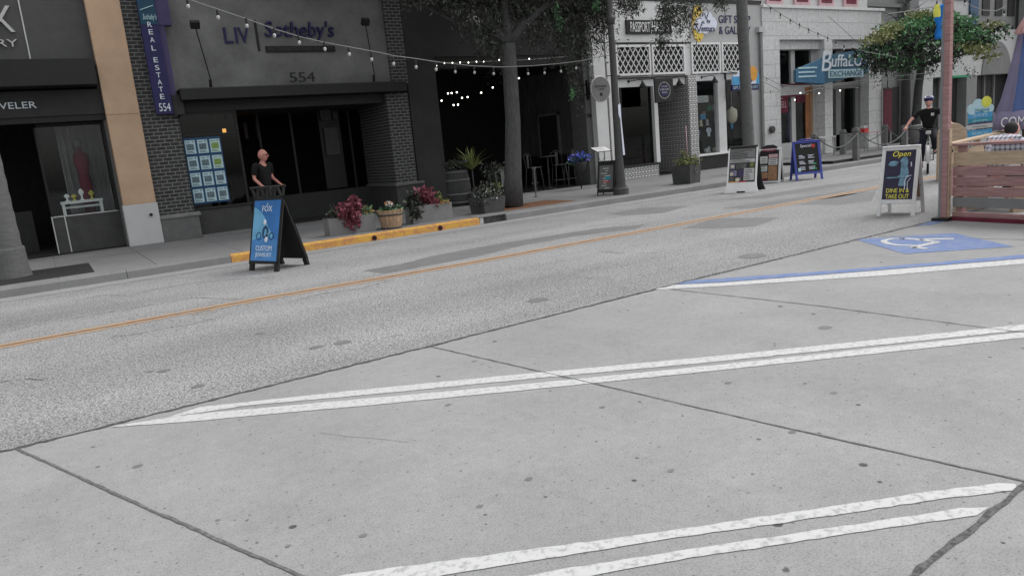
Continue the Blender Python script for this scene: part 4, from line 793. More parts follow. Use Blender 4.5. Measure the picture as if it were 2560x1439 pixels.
MB().tube([(0, -.40, .96), (0, -.42, 1.08)], .015).tube([(-.55, -.26, 1.13), (-.40, -.30, 1.14), (-.14, -.45, 1.09), (.14, -.45, 1.09), (.40, -.30, 1.14), (.55, -.26, 1.13)], .013).build('handlebar', 'black', B)
MB().prism([(-.07, .16), (-.075, .38), (.075, .38), (.07, .16), (.02, .02), (-.02, .02)], .92, .97, 'z').build('saddle', 'black', B, bevel=.015)
MB().tube([(-.12, .12, .3), (.12, .12, .3)], .012).tube([(-.12, .12, .3), (-.12, .12, .14)], .012).tube([(.12, .12, .3), (.12, .12, .46)], .012).box(-.2, -.1, .07, .17, .12, .145).box(.1, .2, .07, .17, .45, .475).build('pedal_cranks', 'iron', B)
m = MB()
for k in range(10):
    a0 = R_(50+14*k); a1 = R_(50+14*(k+1)); y0, z0 = -.55+.37*math.cos(a0), .345+.37*math.sin(a0); y1, z1 = -.55+.37*math.cos(a1), .345+.37*math.sin(a1); m.poly([(-.035, y0, z0), (.035, y0, z0), (.035, y1, z1), (-.035, y1, z1)])
m.build('mudguard', 'pale_grey', B); MB().box(-.24, -.1, .35, .62, .45, .78).build('pannier', 'navy', B, bevel=.02)
MB().box(-.06, .06, -.52, -.46, .98, 1.06).build('headlight', 'pale_grey', B, bevel=.015)
JC = dict(pelvis=(0, .14, 1.06), spine=(0, .10, 1.22), chest=(0, .03, 1.44), neck=(0, 0, 1.62), head=(0, -.03, 1.75), shl=(-.21, .03, 1.54), ell=(-.39, -.10, 1.36), wrl=(-.50, -.22, 1.19), hal=(-.52, -.31, 1.16), shr=(.21, .03, 1.54), elr=(.39, -.10, 1.36), wrr=(.50, -.22, 1.19), har=(.52, -.31, 1.16), curll=.9, curlr=.9,
          hipl=(-.1, .12, 1.02), knl=(-.13, -.10, .62), anl=(-.15, .10, .24), tol=(-.15, -.04, .18), hipr=(.1, .12, 1.02), knr=(.13, -.22, .84), anr=(.15, .06, .56), tor=(.15, -.08, .51))
cy = person('person', 'cyclist in a blue helmet and black shirt riding towards the camera', JC, 'skin_fair', 'shirt_black', 'trouser', 0, bp_, brz, .55, 0, 1.12)
h = MB(Matrix.Translation((0, -.02, 1.84))); h.ball((0, 0, 0), .118, 18, 1, 1.18, .72); hm = h.build('helmet', 'navy', cy)
m = MB()
for k in range(7):
    a = -1.2+.4*k; m.tube([(.10*math.sin(a), -.16+.02*abs(a), 1.86+.01*math.cos(a)), (.085*math.sin(a), -.02, 1.905+.02*math.cos(a)), (.08*math.sin(a), .1, 1.88)], .006, 5)
m.build('helmet_vents', 'cloud', hm); MB().tube([(-.085, -.03, 1.79), (-.05, -.06, 1.68), (0, -.08, 1.655), (.05, -.06, 1.68), (.085, -.03, 1.79)], .006, 5).build('strap', 'black', hm)
MB().box(.05, .12, -.125, -.11, 1.42, 1.49).build('badge', 'pale_grey', cy)
# ================================================================ PAVEMENT SIGNS
def Ltr(m, nm, mt, par): return m.build(nm, mt, par)
def aframe_base(t, w, H, spread, frame, ph, z0=.09, tube=False, fw=.05, back=None, th=.025):
    """front panel leans back: local x = width, front faces -y. returns matrix: panel plane (x, z up along the panel, y towards the back)"""
    a = math.atan2(spread/2, H); Lp = math.hypot(H, spread/2)
    MF = Matrix.Translation((0, -spread/2, 0)) @ Matrix.Rotation(-a, 4, 'X'); MK = Matrix.Translation((0, spread/2, 0)) @ Matrix.Rotation(math.pi, 4, 'Z') @ Matrix.Rotation(-a, 4, 'X')
    return MF, MK, Lp
# 1: blue jewellery sign on the road
pos = [gr(615, 675), gr(690, 678), gr(710, 660), gr(782, 662)]
c = (pos[0]+pos[1]+pos[2]+pos[3])/4
d = pos[1]-pos[0]; rz = math.atan2(d.y, d.x)
t = thing('sandwich_board', 'tall black folding board with a blue poster reading FOX CUSTOM JEWELRY', 'sign', (c.x, c.y, .002), rz)
W = .76; MF, MK, Lp = aframe_base(t, W, 1.18, .66, None, None)
for i, MM in enumerate((MF, MK)):
    m = MB(MM); w_ = W/2
    m.box(-w_, w_, 0, .03, .12, Lp-.02); m.box(-w_, -w_+.1, 0, .045, 0, .12); m.box(w_-.1, w_, 0, .045, 0, .12)
    m.box(-w_, -w_+.035, -.012, 0, .12, Lp); m.box(w_-.035, w_, -.012, 0, .12, Lp); m.box(-w_, w_, -.012, 0, .12, .16); m.box(-w_, w_, -.012, 0, Lp-.06, Lp)
    m.build('panel', 'soft_black', t, bevel=.006)
    m = MB(MM); 
    for x in (-w_+.02, -.12, .08, w_-.06): m.box(x, x+.04, 0, .035, Lp, Lp+.16)
    m.box(-w_, w_, 0, .035, Lp+.15, Lp+.18); m.build('handle', 'soft_black', t, bevel=.005)
ps = MB(MF).box(-W/2+.036, W/2-.036, -.0135, 0, .165, Lp-.065).build('poster', 'poster_blue', t)
MB(MF).prism([(-.34, .50), (-.34, 1.05), (-.26, 1.03), (-.13, .96), (-.02, .86), (.07, .72), (.2, .6), (.2, .52), (-.05, .52)], -.0150, -.0140).build('poster_shape', 'poster_light', ps)
MB(MF).prism([(-.34, .17), (-.34, .50), (-.13, .56), (.13, .56), (.34, .50), (.34, .17)], -.0162, -.0155).build('poster_shape', 'poster_mid', ps)
m = MB(MF); addtext(m, "FOX", -.12, .14, Lp-.25, Lp-.155, -.014, .004); m.tube([(-.01, -.016, Lp-.14), (.01, -.016, Lp-.115), (.03, -.016, Lp-.14)], .006, 4); m.build('letters', 'lettering', ps)
m = MB(MF); addtext(m, "CUSTOM", -.215, .205, .33, .415, -.0165, .004); addtext(m, "JEWELRY", -.22, .215, .215, .30, -.0165, .004); m.build('letters', 'lettering', ps)
m = MB(MF)
for x, z, r in ((-.02, .80, .04), (.035, .71, .024), (.045, .52, .045), (-.02, .565, .024), (-.03, .70, .02), (.08, .62, .018)): MB(MF).ball((x, -.02, z), r, 10, 1, .2, 1.15).build('gem', 'cloud', ps)
m = MB(MF)
for k in range(12): a = k*.524; m.ball((.01+.06*math.cos(a), -.022, .635+.085*math.sin(a)), .025, 8, 1, .2, 1)
m.torus((-.16, -.018, .57), .06, .008, 'y', 18, 4).torus((.17, -.018, .57), .055, .008, 'y', 18, 4); m.build('ring', 'board_blue', ps)
# 2: white framed open sign
pos = [gr(2188, 540), gr(2268, 540), gr(2318, 530), gr(2236, 530)]; c = (pos[0]+pos[1]+pos[2]+pos[3])/4; d = pos[1]-pos[0]; rz = math.atan2(d.y, d.x)
t = thing('sandwich_board', 'white wooden folding board with a dark poster reading Open DINE IN & TAKE OUT', 'sign', (c.x, c.y, .002), rz)
W = d.length*1.17; MF, MK, Lp = aframe_base(t, W, 1.08, .58, None, None); w_ = W/2
for i, MM in enumerate((MF, MK)):
    m = MB(MM); m.box(-w_, -w_+.055, 0, .03, 0, Lp).box(w_-.055, w_, 0, .03, 0, Lp).box(-w_+.055, w_-.055, 0.002, .028, Lp-.075, Lp-.001).box(-w_+.055, w_-.055, .002, .028, .2, .265); m.build('frame', 'off_white', t, bevel=.004)
    MB(MM).box(-w_+.055, w_-.055, .008, .02, .265, Lp-.075).build('panel', 'open_ground' if i == 0 else 'wood_ochre', t)
m = MB(MF); addtext(m, "Open", -.13, .13, Lp-.20, Lp-.09, .008, .004, .25); m.build('letters', 'open_yellow', t)
m = MB(MF); addtext(m, "DINE IN &", -.165, .165, .375, .44, .008, .004); addtext(m, "TAKE OUT", -.17, .17, .28, .35, .008, .004); m.build('letters', 'open_yellow', t)
m = MB(MF); m.prism([(-.03, .62), (.02, .66), (.02, .82), (-.0, .88), (.04, .93), (.09, .93), (.12, .88), (.11, .8), (.14, .68), (.13, .62)], .0045, .0075); m.prism([(-.18, .6), (.15, .61), (.15, .63), (-.18, .62)], .004, .0045); m.prism([(-.17, .82), (-.14, .87), (-.07, .88), (-.02, .86), (-.05, .8), (-.13, .79)], .005, .0075); m.prism([(.0, .48), (.12, .48), (.1, .6), (.02, .6)], .0048, .0075); m.build('picture', 'open_blue', t)
m = MB(MF); m.tube([(.10, .004, .42), (.09, .004, .55), (.12, .004, .63), (.18, .004, .64)], .007, 5).tube([(.14, .004, .42), (.13, .004, .54), (.17, .004, .60)], .005, 5).tube([(.16, .004, .85), (.17, .004, .78)], .008, 4); m.build('chair_drawing', 'cloud', t)
m = MB(); m.tube([(w_-.03, -.17, .45), (w_-.03, .17, .45)], .006, 5); m.build('chain', 'iron', t)
# 3: moulded white plastic board with many pictures
pos = [gr(1812, 484), gr(1868, 480)]; c0 = (pos[0]+pos[1])/2; d = Vector((.37, -.93, 0))
t = thing('sandwich_board', 'white plastic board with curved sides, crowded with small pictures and notices, on the road edge', 'sign', (14.75, 12.35, .002), math.atan2(-.93, .42))
W = .72; MF, MK, Lp = aframe_base(t, W, 1.12, .72, None, None); w_ = W/2
def curved(MM, y0, y1, inset=0, z0=0, z1=None):
    z1 = z1 or Lp; L = []; 
    for k in range(9): z = z0+(z1-z0)*k/8; q = w_-inset+.06*max(0, 1-z/.3)**2; L.append((q, z))
    return MB(MM).prism([(-a, b) for a, b in L]+[(a, b) for a, b in L[::-1]], y0, y1)
curved(MF, 0, .03).build('panel', 'white', t); curved(MK, 0, .03).build('panel', 'charcoal', t)
MB(MF).box(-.1, .1, -.004, .034, -.001, .035).build('foot_notch', 'soft_black', t)
curved(MF, -.004, 0, .04, .26, Lp-.04).build('poster', 'charcoal', t)
pc = [(-.3, .3, .86, 1.09, 'planter'), (-.3, .3, .75, .84, 'pale_grey'), (-.3, -.18, .60, .72, 'umb_purple'), (-.15, .1, .6, .72, 'mid_grey'), (-.29, -.13, .42, .56, 'umb_purple'), (-.1, .04, .4, .58, 'purple_light'), (.05, .3, .30, .60, 'pale_grey'), (-.3, -.2, .30, .40, 'mid_grey'), (-.16, -.02, .3, .38, 'planter')]
m0 = []
for k, (x0, x1, z0, z1, mm) in enumerate(pc):
    o = MB(MF).box(x0, x1, -.008-.0004*k, -.004, z0, z1).build('picture', mm, t); m = MB(MF)
    for q in range(5):
        zz = z0+(z1-z0)*(.12+.17*q); m.box(x0+.02, x0+.02+(x1-x0-.05)*random.uniform(.5, 1), -.0135, -.0125, zz, zz+(z1-z0)*.06)
    m.build('print', 'dark_grey', o)
m = MB(MF)
for x, z, r in ((-.24, .66, .04), (-.25, .47, .045), (-.1, .32, .05)): m.ball((x, -.012, z), r, 12, 1, .1, 1)
m.build('picture', 'cream', t); MB(MF).ball((.24, -.01, .68), .06, 14, 1, .1, 1).build('sticker', 'leaf_lime', t); MB(MF).box(-.3, -.1, -.009, -.004, .262, .285).build('colour_strip', 'orange', t); MB(MF).box(-.1, .12, -.009, -.004, .262, .285).build('colour_strip', 'red', t)
# 4: brown and red menu board
t = thing('menu_board', 'narrow white framed menu board with a dark red arched top and food pictures', 'sign', (16.95, 13.3, .002), math.atan2(-.93, .42))
W = .62; MF, MK, Lp = aframe_base(t, W, .92, .5, None, None); w_ = W/2
for MM in (MF, MK): MB(MM).box(-w_, -w_+.04, 0, .03, 0, Lp).box(w_-.06, w_, 0, .03, 0, Lp).box(-w_+.04, w_-.06, .001, .029, Lp-.04, Lp-.001).box(-w_+.04, w_-.06, .001, .029, .02, .06).build('frame', 'off_white', t)
MB(MF).box(-w_+.04, w_-.06, .01, .02, .06, Lp-.04).build('panel', 'soft_black', t); MB(MK).box(-w_+.04, w_-.06, .01, .02, .06, Lp-.04).build('panel', 'soft_black', t)
MB(MF).prism([(-.22, Lp-.12), (-.22, Lp+.04), (-.08, Lp+.1), (.1, Lp+.1), (.2, Lp+.04), (.2, Lp-.12)], -.012, .008).build('header', 'soft_black', t); m = MB(MF).prism([(-.19, Lp-.09), (-.19, Lp+.02), (.17, Lp+.02), (.17, Lp-.09)], -.015, -.0122).build('header_panel', 'maroon', t)
m = MB(MF); addtext(m, "menu", -.12, .1, Lp-.06, Lp-.02, -.015, .004); m.build('letters', 'pink', t)
for x0, x1, z0, z1, mm in ((-.25, -.05, .55, .75, 'pale_grey'), (-.25, -.05, .33, .49, 'pale_grey'), (-.02, .22, .5, .68, 'pale_grey'), (-.02, .22, .70, .80, 'pink'), (-.02, .22, .08, .48, 'brown_food'), (-.25, -.03, .14, .3, 'brown_food'), (-.26, -.04, .07, .13, 'maroon')):
    o = MB(MF).box(x0, x1, .006, .01, z0, z1).build('picture', mm, t)
    if mm == 'pale_grey':
        m = MB(MF)
        for q in range(3): m.box(x0+.03, x1-.04, .004, .0055, z0+.03+.05*q, z0+.045+.05*q)
        m.build('print', 'dark_grey', o)
# 5: blue framed chalk board
t = thing('sandwich_board', 'blue framed folding chalk board with a handwritten menu beside the red topped one', 'sign', (17.75, 12.75, .002), math.atan2(-.62, .8))
W = .72; MF, MK, Lp = aframe_base(t, W, 1.05, .62, None, None); w_ = W/2
for MM in (MF, MK): MB(MM).box(-w_, -w_+.06, 0, .03, 0, Lp).box(w_-.06, w_, 0, .03, 0, Lp).box(-w_+.06, w_-.06, .001, .029, Lp-.07, Lp-.001).box(-w_+.06, w_-.06, .001, .029, .17, .23).build('frame', 'blue_frame', t, bevel=.004)
MB(MF).box(-w_+.06, w_-.06, .01, .02, .23, Lp-.07).build('panel', 'soft_black', t); MB(MK).box(-w_+.06, w_-.06, .01, .02, .23, Lp-.07).build('panel', 'teal_dark', t)
MB(MF).tube([(-.2, .015, Lp), (-.12, .015, Lp+.04), (.12, .015, Lp+.04), (.2, .015, Lp)], .015, 6).build('handle', 'blue_frame', t)
m = MB(MF); addtext(m, "Special", -.17, .12, Lp-.2, Lp-.1, .01, .004, .2)
for r in range(3):
    for cc in range(2):
        x0 = -.22+.24*cc; z0 = .68-.16*r
        for q in range(3): m.box(x0, x0+random.uniform(.1, .17), .006, .01, z0-.035*q, z0-.035*q+.014)
m.build('letters', 'cloud', t); MB(MF).ball((.18, .006, Lp-.16), .055, 12, 1, .1, 1).build('emblem', 'red', t); MB(MF).box(-.27, -.2, .005, .01, .25, .35).build('note', 'card', t); MB(MF).box(.12, .22, .006, .01, .28, .33).box(.12, .22, .006, .01, .42, .46).build('chalk_mark', 'green', t)
# 6: small chalk A board by the lamp post
t = thing('sandwich_board', 'small black chalk board leaning beside the lamp post base', 'sign', (12.62, 15.05, .15), math.atan2(-.85, .5))
W = .48; MF, MK, Lp = aframe_base(t, W, .88, .5, None, None); w_ = W/2
for MM in (MF, MK): MB(MM).box(-w_, -w_+.03, 0, .025, 0, Lp).box(w_-.03, w_, 0, .025, 0, Lp).box(-w_+.03, w_-.03, .001, .024, Lp-.1, Lp-.001).box(-w_+.03, w_-.03, .001, .024, .07, .14).box(-w_+.03, w_-.03, .01, .02, .14, Lp-.1).build('frame', 'soft_black', t)
MB(MF).box(-w_+.05, w_-.05, .006, .01, .16, Lp-.12).build('panel', 'mid_grey', t); m = MB(MF)
for q in range(9): x = random.uniform(-.17, .0); m.box(x, x+random.uniform(.06, .18), .003, .006, .18+.065*q, .18+.065*q+.022)
m.build('chalk_mark', 'pale_grey', t); MB(MF).box(-.02, .12, .001, .003, .42, .5).build('chalk_mark', 'teal', t); MB(MF).box(-.08, .1, .001, .003, .34, .37).build('chalk_mark', 'red', t)
# menu stand
p = at(1502, 372, 17.8)
t = thing('menu_stand', 'thin black lectern with a white menu card by the restaurant entrance', 'menu stand', (p.x, 17.8, .15))
MB().tube([(-.13, 0, 0), (-.13, 0, 1.1)], .012, 6).tube([(.13, 0, 0), (.13, 0, 1.1)], .012, 6).tube([(-.13, 0, .3), (.13, 0, .6)], .008, 5).tube([(-.13, 0, .6), (.13, 0, .9)], .008, 5).tube([(-.13, 0, .9), (.13, 0, .6)], .008, 5).tube([(-.13, 0, .3), (.13, 0, .3)], .01, 5).tube([(-.13, -.2, .01), (-.13, .2, .01)], .014, 5).tube([(.13, -.2, .01), (.13, .2, .01)], .014, 5).build('stand', 'black', t)
M_ = Matrix.Translation((0, 0, 1.14)) @ Matrix.Rotation(R_(22), 4, 'X'); MB(M_).box(-.3, .3, -.2, .2, -.012, 0).build('tray', 'black', t); cdm = MB(M_).box(-.27, .27, -.17, .17, 0, .006).build('card', 'off_white', t)
m = MB(M_)
for q in range(5): m.box(-.2, .15, -.13+.055*q, -.12+.055*q, .006, .008)
m.build('print', 'mid_grey', cdm)
# ================================================================ PLANTERS AND PLANTS
def trough(name, label, cx, cy, L, Wd, H, rz, m, taper=.0, group=None):
    t = thing(name, label, 'planter', (cx, cy, .15), rz, group)
    l, w_ = L/2, Wd/2; k = 1-taper
    b = [(-l*k, -w_*k, 0), (l*k, -w_*k, 0), (l*k, w_*k, 0), (-l*k, w_*k, 0)]; tp = [(-l, -w_, H), (l, -w_, H), (l, w_, H), (-l, w_, H)]
    m1 = MB(); i = [m1._v(p) for p in b+tp]; e = .045; j = [m1._v(p) for p in [(-l+e, -w_+e, H), (l-e, -w_+e, H), (l-e, w_-e, H), (-l+e, w_-e, H)]]; q = [m1._v(p) for p in [(-l+e, -w_+e, H-.06), (l-e, -w_+e, H-.06), (l-e, w_-e, H-.06), (-l+e, w_-e, H-.06)]]
    m1.face([i[3], i[2], i[1], i[0]])
    for a in range(4): c_ = (a+1) % 4; m1.face([i[a], i[c_], i[4+c_], i[4+a]]); m1.face([i[4+a], i[4+c_], j[c_], j[a]]); m1.face([j[a], j[c_], q[c_], q[a]])
    m1.build('trough', m, t); MB().box(-l+e, l-e, -w_+e, w_-e, H-.08, H-.05).build('soil', 'soil', t)
    return t
r1 = math.atan2(-.35, .9)*.35
trough('planter', 'long grey concrete trough in front of the estate agency, left of the wooden tub', 5.32, 14.78, .98, .42, .36, -.06, 'planter')
trough('planter', 'long grey concrete trough on the kerb, right of the wooden tub', 7.22, 14.86, .98, .42, .38, -.02, 'planter')
def plant(name, label, cat, c, parts, group=None, stem=None):
    t = thing(name, label, cat, (c[0], c[1], c[2]), group=group)
    for (nm, pts, size, m, asp, dr) in parts: leafmesh(nm, pts, size, m, t, asp, dr)
    return t
def gen(c, r, n, **k): return blob(c, r, n)
plant('coleus', 'bushy dark pink and purple plant spilling over the left grey trough', 'plant', (5.3, 14.68, .48), [('foliage', np.vstack([blob((5.25, 14.62, .62), (.24, .2, .2), 700), blob((5.42, 14.66, .74), (.17, .15, .18), 420), blob((5.3, 14.52, .42), (.18, .08, .16), 260)]), .075, ['leaf_purple'], .6, .2)])
plant('coleus', 'dark pink and purple plant in the middle of the right grey trough', 'plant', (7.15, 14.8, .5), [('foliage', np.vstack([blob((7.12, 14.8, .74), (.22, .18, .18), 700), blob((7.3, 14.74, .56), (.16, .1, .1), 260)]), .07, ['leaf_purple'], .6, .2)])
plant('leafy_plant', 'dark leafy plant at the left end of the left grey trough', 'plant', (4.98, 14.75, .48), [('foliage', blob((4.98, 14.72, .56), (.14, .14, .17), 260), .07, ['leaf_dark', 'leaf_grey'], .6, .1)])
plant('leafy_plant', 'big dark leafy plant at the left end of the right grey trough', 'plant', (6.85, 14.8, .5), [('foliage', np.vstack([blob((6.83, 14.78, .62), (.2, .2, .24), 480), blob((6.8, 14.66, .4), (.15, .1, .16), 180)]), .085, ['leaf_dark', 'leaf_grey'], .6, .1)])
plant('leafy_plant', 'small yellow green plant with orange leaves at the right end of the left grey trough', 'plant', (5.68, 14.7, .48), [('foliage', blob((5.68, 14.68, .55), (.14, .12, .13), 220), .06, ['leaf_olive', 'leaf_green', 'leaf_grey'], .6, .1), ('flowers', blob((5.74, 14.62, .55), (.08, .06, .06), 30), .035, ['petal_orange'], .8, 0)])
plant('leafy_plant', 'upright yellow green shoot with orange blooms in the right part of the right grey trough', 'plant', (7.5, 14.75, .5), [('foliage', np.vstack([blob((7.48, 14.78, .64), (.07, .07, .14), 120), blob((7.55, 14.72, .54), (.15, .1, .07), 110)]), .06, ['leaf_lime', 'leaf_olive'], .5, 0), ('flowers', blob((7.5, 14.66, .54), (.14, .06, .04), 50), .035, ['petal_orange'], .8, 0)])
# half barrel tub
p = (6.14, 14.5, .15)
t = thing('wooden_tub', 'round wooden half barrel tub on the yellow kerb between two grey troughs', 'planter', p)
m = MB()
for k in range(18):
    a0 = 2*math.pi*k/18+.012; a1 = 2*math.pi*(k+1)/18-.012; f = lambda r, a, z: (r*math.cos(a), r*math.sin(a), z)
    m.hexa([f(.205, a0, 0), f(.205, a1, 0), f(.18, a1, 0), f(.18, a0, 0)], [f(.285, a0, .40), f(.285, a1, .40), f(.26, a1, .40), f(.26, a0, .40)])
m.build('staves', 'barrel_wood', t); MB().lathe([(.262, .28), (.272, .28), (.279, .315), (.268, .315)], (0, 0, 0), 30).build('hoop', 'iron', t); MB().lathe([(.215, .01), (.222, .01), (.228, .035), (.22, .035)], (0, 0, 0), 30).build('hoop', 'iron', t)
MB().tube([(0, 0, .30), (0, 0, .345)], .255, 24).build('soil', 'soil', t)
plant('flower_plant', 'low dark green plant with white and orange flowers in the wooden tub', 'plant', (6.14, 14.5, .5), [('foliage', blob((6.14, 14.48, .55), (.27, .25, .08), 600), .06, ['leaf_dark', 'leaf_dark', 'leaf_green'], .5, 0), ('flowers', blob((6.14, 14.45, .66), (.1, .09, .06), 60), .05, ['petal_white', 'petal_white', 'petal_orange'], .9, 0)])
# square dark pots
trough('planter', 'square dark planter beside the big street tree', 8.78, 14.9, .66, .6, .36, .12, 'planter_dark', .12)
plant('flower_bush', 'grey green bush speckled with white and yellow flowers in the dark planter by the tree', 'plant', (8.78, 14.9, .48), [('foliage', np.vstack([blob((8.78, 14.85, .62), (.40, .34, .26), 900), blob((8.6, 14.7, .45), (.3, .16, .18), 260)]), .06, ['leaf_dark', 'leaf_grey'], .5, .1), ('flowers', np.vstack([blob((8.74, 14.74, .58), (.42, .28, .26), 210)]), .028, ['petal_white', 'pale_grey'], .9, 0), ('blossom', np.vstack([blob((8.98, 14.7, .74), (.12, .1, .13), 90), blob((8.7, 14.68, .66), (.08, .06, .08), 40)]), .04, ['leaf_lime'], .8, 0)])
t = trough('planter', 'square dark planter on the pavement in front of the white shop door', 15.42, 14.95, .62, .6, .52, .25, 'planter_dark', .1)
MB().torus((0, -.31, .35), .06, .012, 'y', 16, 5).build('ring_handle', 'planter', t)
plant('leafy_plant', 'olive green bushy plant in the square planter by the white shop', 'plant', (15.42, 14.95, .64), [('foliage', np.vstack([blob((15.42, 14.9, .76), (.40, .34, .15), 700), blob((15.3, 14.9, .95), (.08, .08, .16), 60)]), .075, ['leaf_lime', 'leaf_olive', 'leaf_grey'], .4, -.2)])
t = thing('plant_stake', 'thin pale pole standing up from the square planter by the white shop', 'pole', (15.5, 14.95, .6)); MB().tube([(0, 0, 0), (-.02, 0, 1.15)], .014, 7).build('pole', 'pink', t)
# palm like pot plant, barrel and flower boxes at the patio
p = at(1185, 470, 17.6)
t = thing('spiky_plant', 'spiky yellow green plant rising in front of the dark restaurant patio', 'plant', (p.x, 17.6, .15)); m = MB()
for k in range(60):
    a = random.uniform(0, 6.28); el = random.uniform(.3, 1.45); L = random.uniform(.45, .85); dx, dy, dz = math.cos(a)*math.cos(el), math.sin(a)*math.cos(el), math.sin(el); n_ = Vector((-dy, dx, 0)).normalized()*.016
    A0 = Vector((0, 0, .95)); A1 = A0+Vector((dx, dy, dz))*L*.55; A2 = A0+Vector((dx*1.2, dy*1.2, dz*.85))*L
    m.poly([A0-n_*.6, A0+n_*.6, A1+n_, A1-n_]); m.poly([A1-n_, A1+n_, A2])
m.build('foliage', 'leaf_lime', t); MB().tube([(0, 0, .3), (0, 0, .96)], [.02, .016], 7).build('stem', 'bark', t); MB().lathe([(.14, 0), (.18, .32), (.19, .34), (.0, .33)], (0, 0, 0), 16).build('pot', 'planter_dark', t)
p = at(1150, 508, 17.9)
t = thing('wine_barrel', 'dark upright oak barrel beside the patio opening', 'barrel', (p.x, 17.9, .15)); MB().lathe([(.26, 0), (.31, .2), (.34, .45), (.34, .55), (.31, .8), (.27, .98), (.0, .975)], (0, 0, 0), 24).build('staves', 'oak_dark', t)
for z, r in ((.08, .288), (.3, .332), (.68, .333), (.9, .292)): MB().lathe([(r-.004, z), (r+.004, z), (r+.004, z+.05), (r-.004, z+.05)], (0, 0, 0), 28).build('hoop', 'mid_grey', t)
plant('flower_box_plant', 'trailing plant with grey and violet flowers on top of the dark barrel', 'plant', (p.x, 17.9, 1.13), [('foliage', blob((p.x+.05, 17.9, 1.25), (.55, .25, .16), 500), .07, ['leaf_dark', 'leaf_grey'], .5, .3), ('flowers', blob((p.x+.25, 17.75, 1.33), (.28, .15, .07), 60), .045, ['petal_violet', 'planter'], .9, 0)])
p = at(1225, 420, 18.3)
plant('leafy_plant', 'dark grey leafy bush behind the spiky plant at the patio', 'plant', (p.x, 18.3, .15), [('foliage', blob((p.x+.1, 18.3, .95), (.42, .25, .32), 450), .085, ['leaf_dark', 'leaf_grey'], .5, .3)])
p = at(1448, 395, 18.0)
t = plant('flower_basket', 'hanging basket crowded with blue flowers at the right end of the patio', 'plant', (p.x, 18.0, p.z), [('foliage', blob((p.x, 18.0, p.z-.05), (.42, .25, .2), 420), .07, ['leaf_green', 'leaf_dark'], .5, .2), ('flowers', blob((p.x-.05, 17.9, p.z+.02), (.44, .22, .18), 210), .06, ['petal_blue', 'petal_blue', 'petal_violet'], .9, 0)])
MB().lathe([(.05, -.42), (.16, -.36), (.22, -.2), (.23, -.12)], (0, 0, 0), 16).build('basket', 'oak_dark', t); MB().tube([(0, 0, -.42), (0, 0, -(p.z-.15))], .02, 6).build('stand', 'black', t)
# patio furniture
def chair(name, label, x, y, z, rz, m, high=False, group=None):
    t = thing(name, label, 'chair' if not high else 'stool', (x, y, z), rz, group); h = .75 if high else .45; s = .19
    MB().box(-s, s, -s, s, h-.025, h).build('seat', m, t, bevel=.006)
    for sx in (-1, 1):
        for sy in (-1, 1): MB().tube([(sx*s*.85, sy*s*.85, h-.02), (sx*s*1.15, sy*s*1.15, 0)], .014, 6).build('leg', m, t)
    if high: MB().box(-s, s, -.015, .015, .24, .27).build('foot_rail', m, t)
    MB().tube([(-s*.9, s*.9, h), (-s, s*1.15, h+.38), (0, s*1.2, h+.45), (s, s*1.15, h+.38), (s*.9, s*.9, h)], .012, 6).build('back_frame', m, t); MB().box(-.05, .05, s*1.02, s*1.08, h, h+.4).build('back_slat', m, t)
p = at(1262, 500, 16.9); chair('metal_chair', 'pale metal bistro chair half hidden behind the big tree trunk', p.x, 16.9, .15, 2.6, 'planter')
g_ = 'bar stools on the restaurant patio'
for k, (px, m, lb) in enumerate(((1338, 'dark_grey', 'dark bar stool right next to the big tree trunk'), (1402, 'dark_grey', 'grey bar stool in the middle of the patio opening'), (1432, 'dark_grey', 'dark bar stool left of the blue flower basket'))):
    p = at(px, 470, 19.4); chair('bar_stool', lb, p.x, 19.4, .165, [.4, -.3, 2.9][k], m, True, g_)
p = at(1372, 440, 19.6); t = thing('patio_table', 'tall round dark table on a turned post in the patio', 'table', (p.x, 19.6, .165)); MB().tube([(0, 0, 1.02), (0, 0, 1.05)], .32, 24).build('tabletop', 'dark_grey', t); MB().lathe([(.2, 0), (.2, .02), (.03, .04), (.02, .3), (.035, .35), (.02, .4), (.035, .6), (.02, .65), (.03, .95), (.05, 1.02)], (0, 0, 0), 14).build('pedestal', 'dark_grey', t)
p = at(1235, 430, 18.9); t = thing('candle_lantern', 'twisted pale candle post beside the bistro chair', 'lantern', (p.x+.35, 17.3, .15)); MB().lathe([(.08, 0), (.02, .03)]+[(.016+.014*(k % 2), .1+.05*k) for k in range(14)]+[(.07, .82), (.07, .84)], (0, 0, 0), 10).build('post', 'mid_grey', t)
# ================================================================ LAMP POST, PALMS, TREES
lp = (12.62, 14.55, .15)
t = thing('street_lamp', 'dark grey fluted lamp post on the pavement in front of the white pilaster', 'street lamp', lp)
def fluted(prof, seg=32, amp=.06):
    m = MB(); rings = []
    for r, z, f in prof: rings.append([m._v((r*(1-amp*f*(j % 2))*math.cos(2*math.pi*j/seg), r*(1-amp*f*(j % 2))*math.sin(2*math.pi*j/seg), z)) for j in range(seg)])
    for k in range(len(rings)-1):
        for j in range(seg): m.face([rings[k][j], rings[k][(j+1) % seg], rings[k+1][(j+1) % seg], rings[k+1][j]])
    m.face(rings[-1]); return m
fluted([(.20, 0, 0), (.20, .12, 0), (.21, .15, 0), (.16, .18, 0), (.145, .24, 0)]).build('base', 'planter_dark', t)
fluted([(.13, .24, 1), (.105, .9, 1), (.095, 1.6, 1), (.085, 3.0, 1), (.075, 4.2, 1)]).build('shaft', 'iron', t)
MB().lathe([(.075, 4.2), (.11, 4.28), (.13, 4.34), (.13, 4.37), (.08, 4.4), (.075, 4.5), (.10, 4.9), (.12, 5.2), (.08, 5.4), (.07, 6.2)], (0, 0, 0), 24).build('collar', 'iron', t)
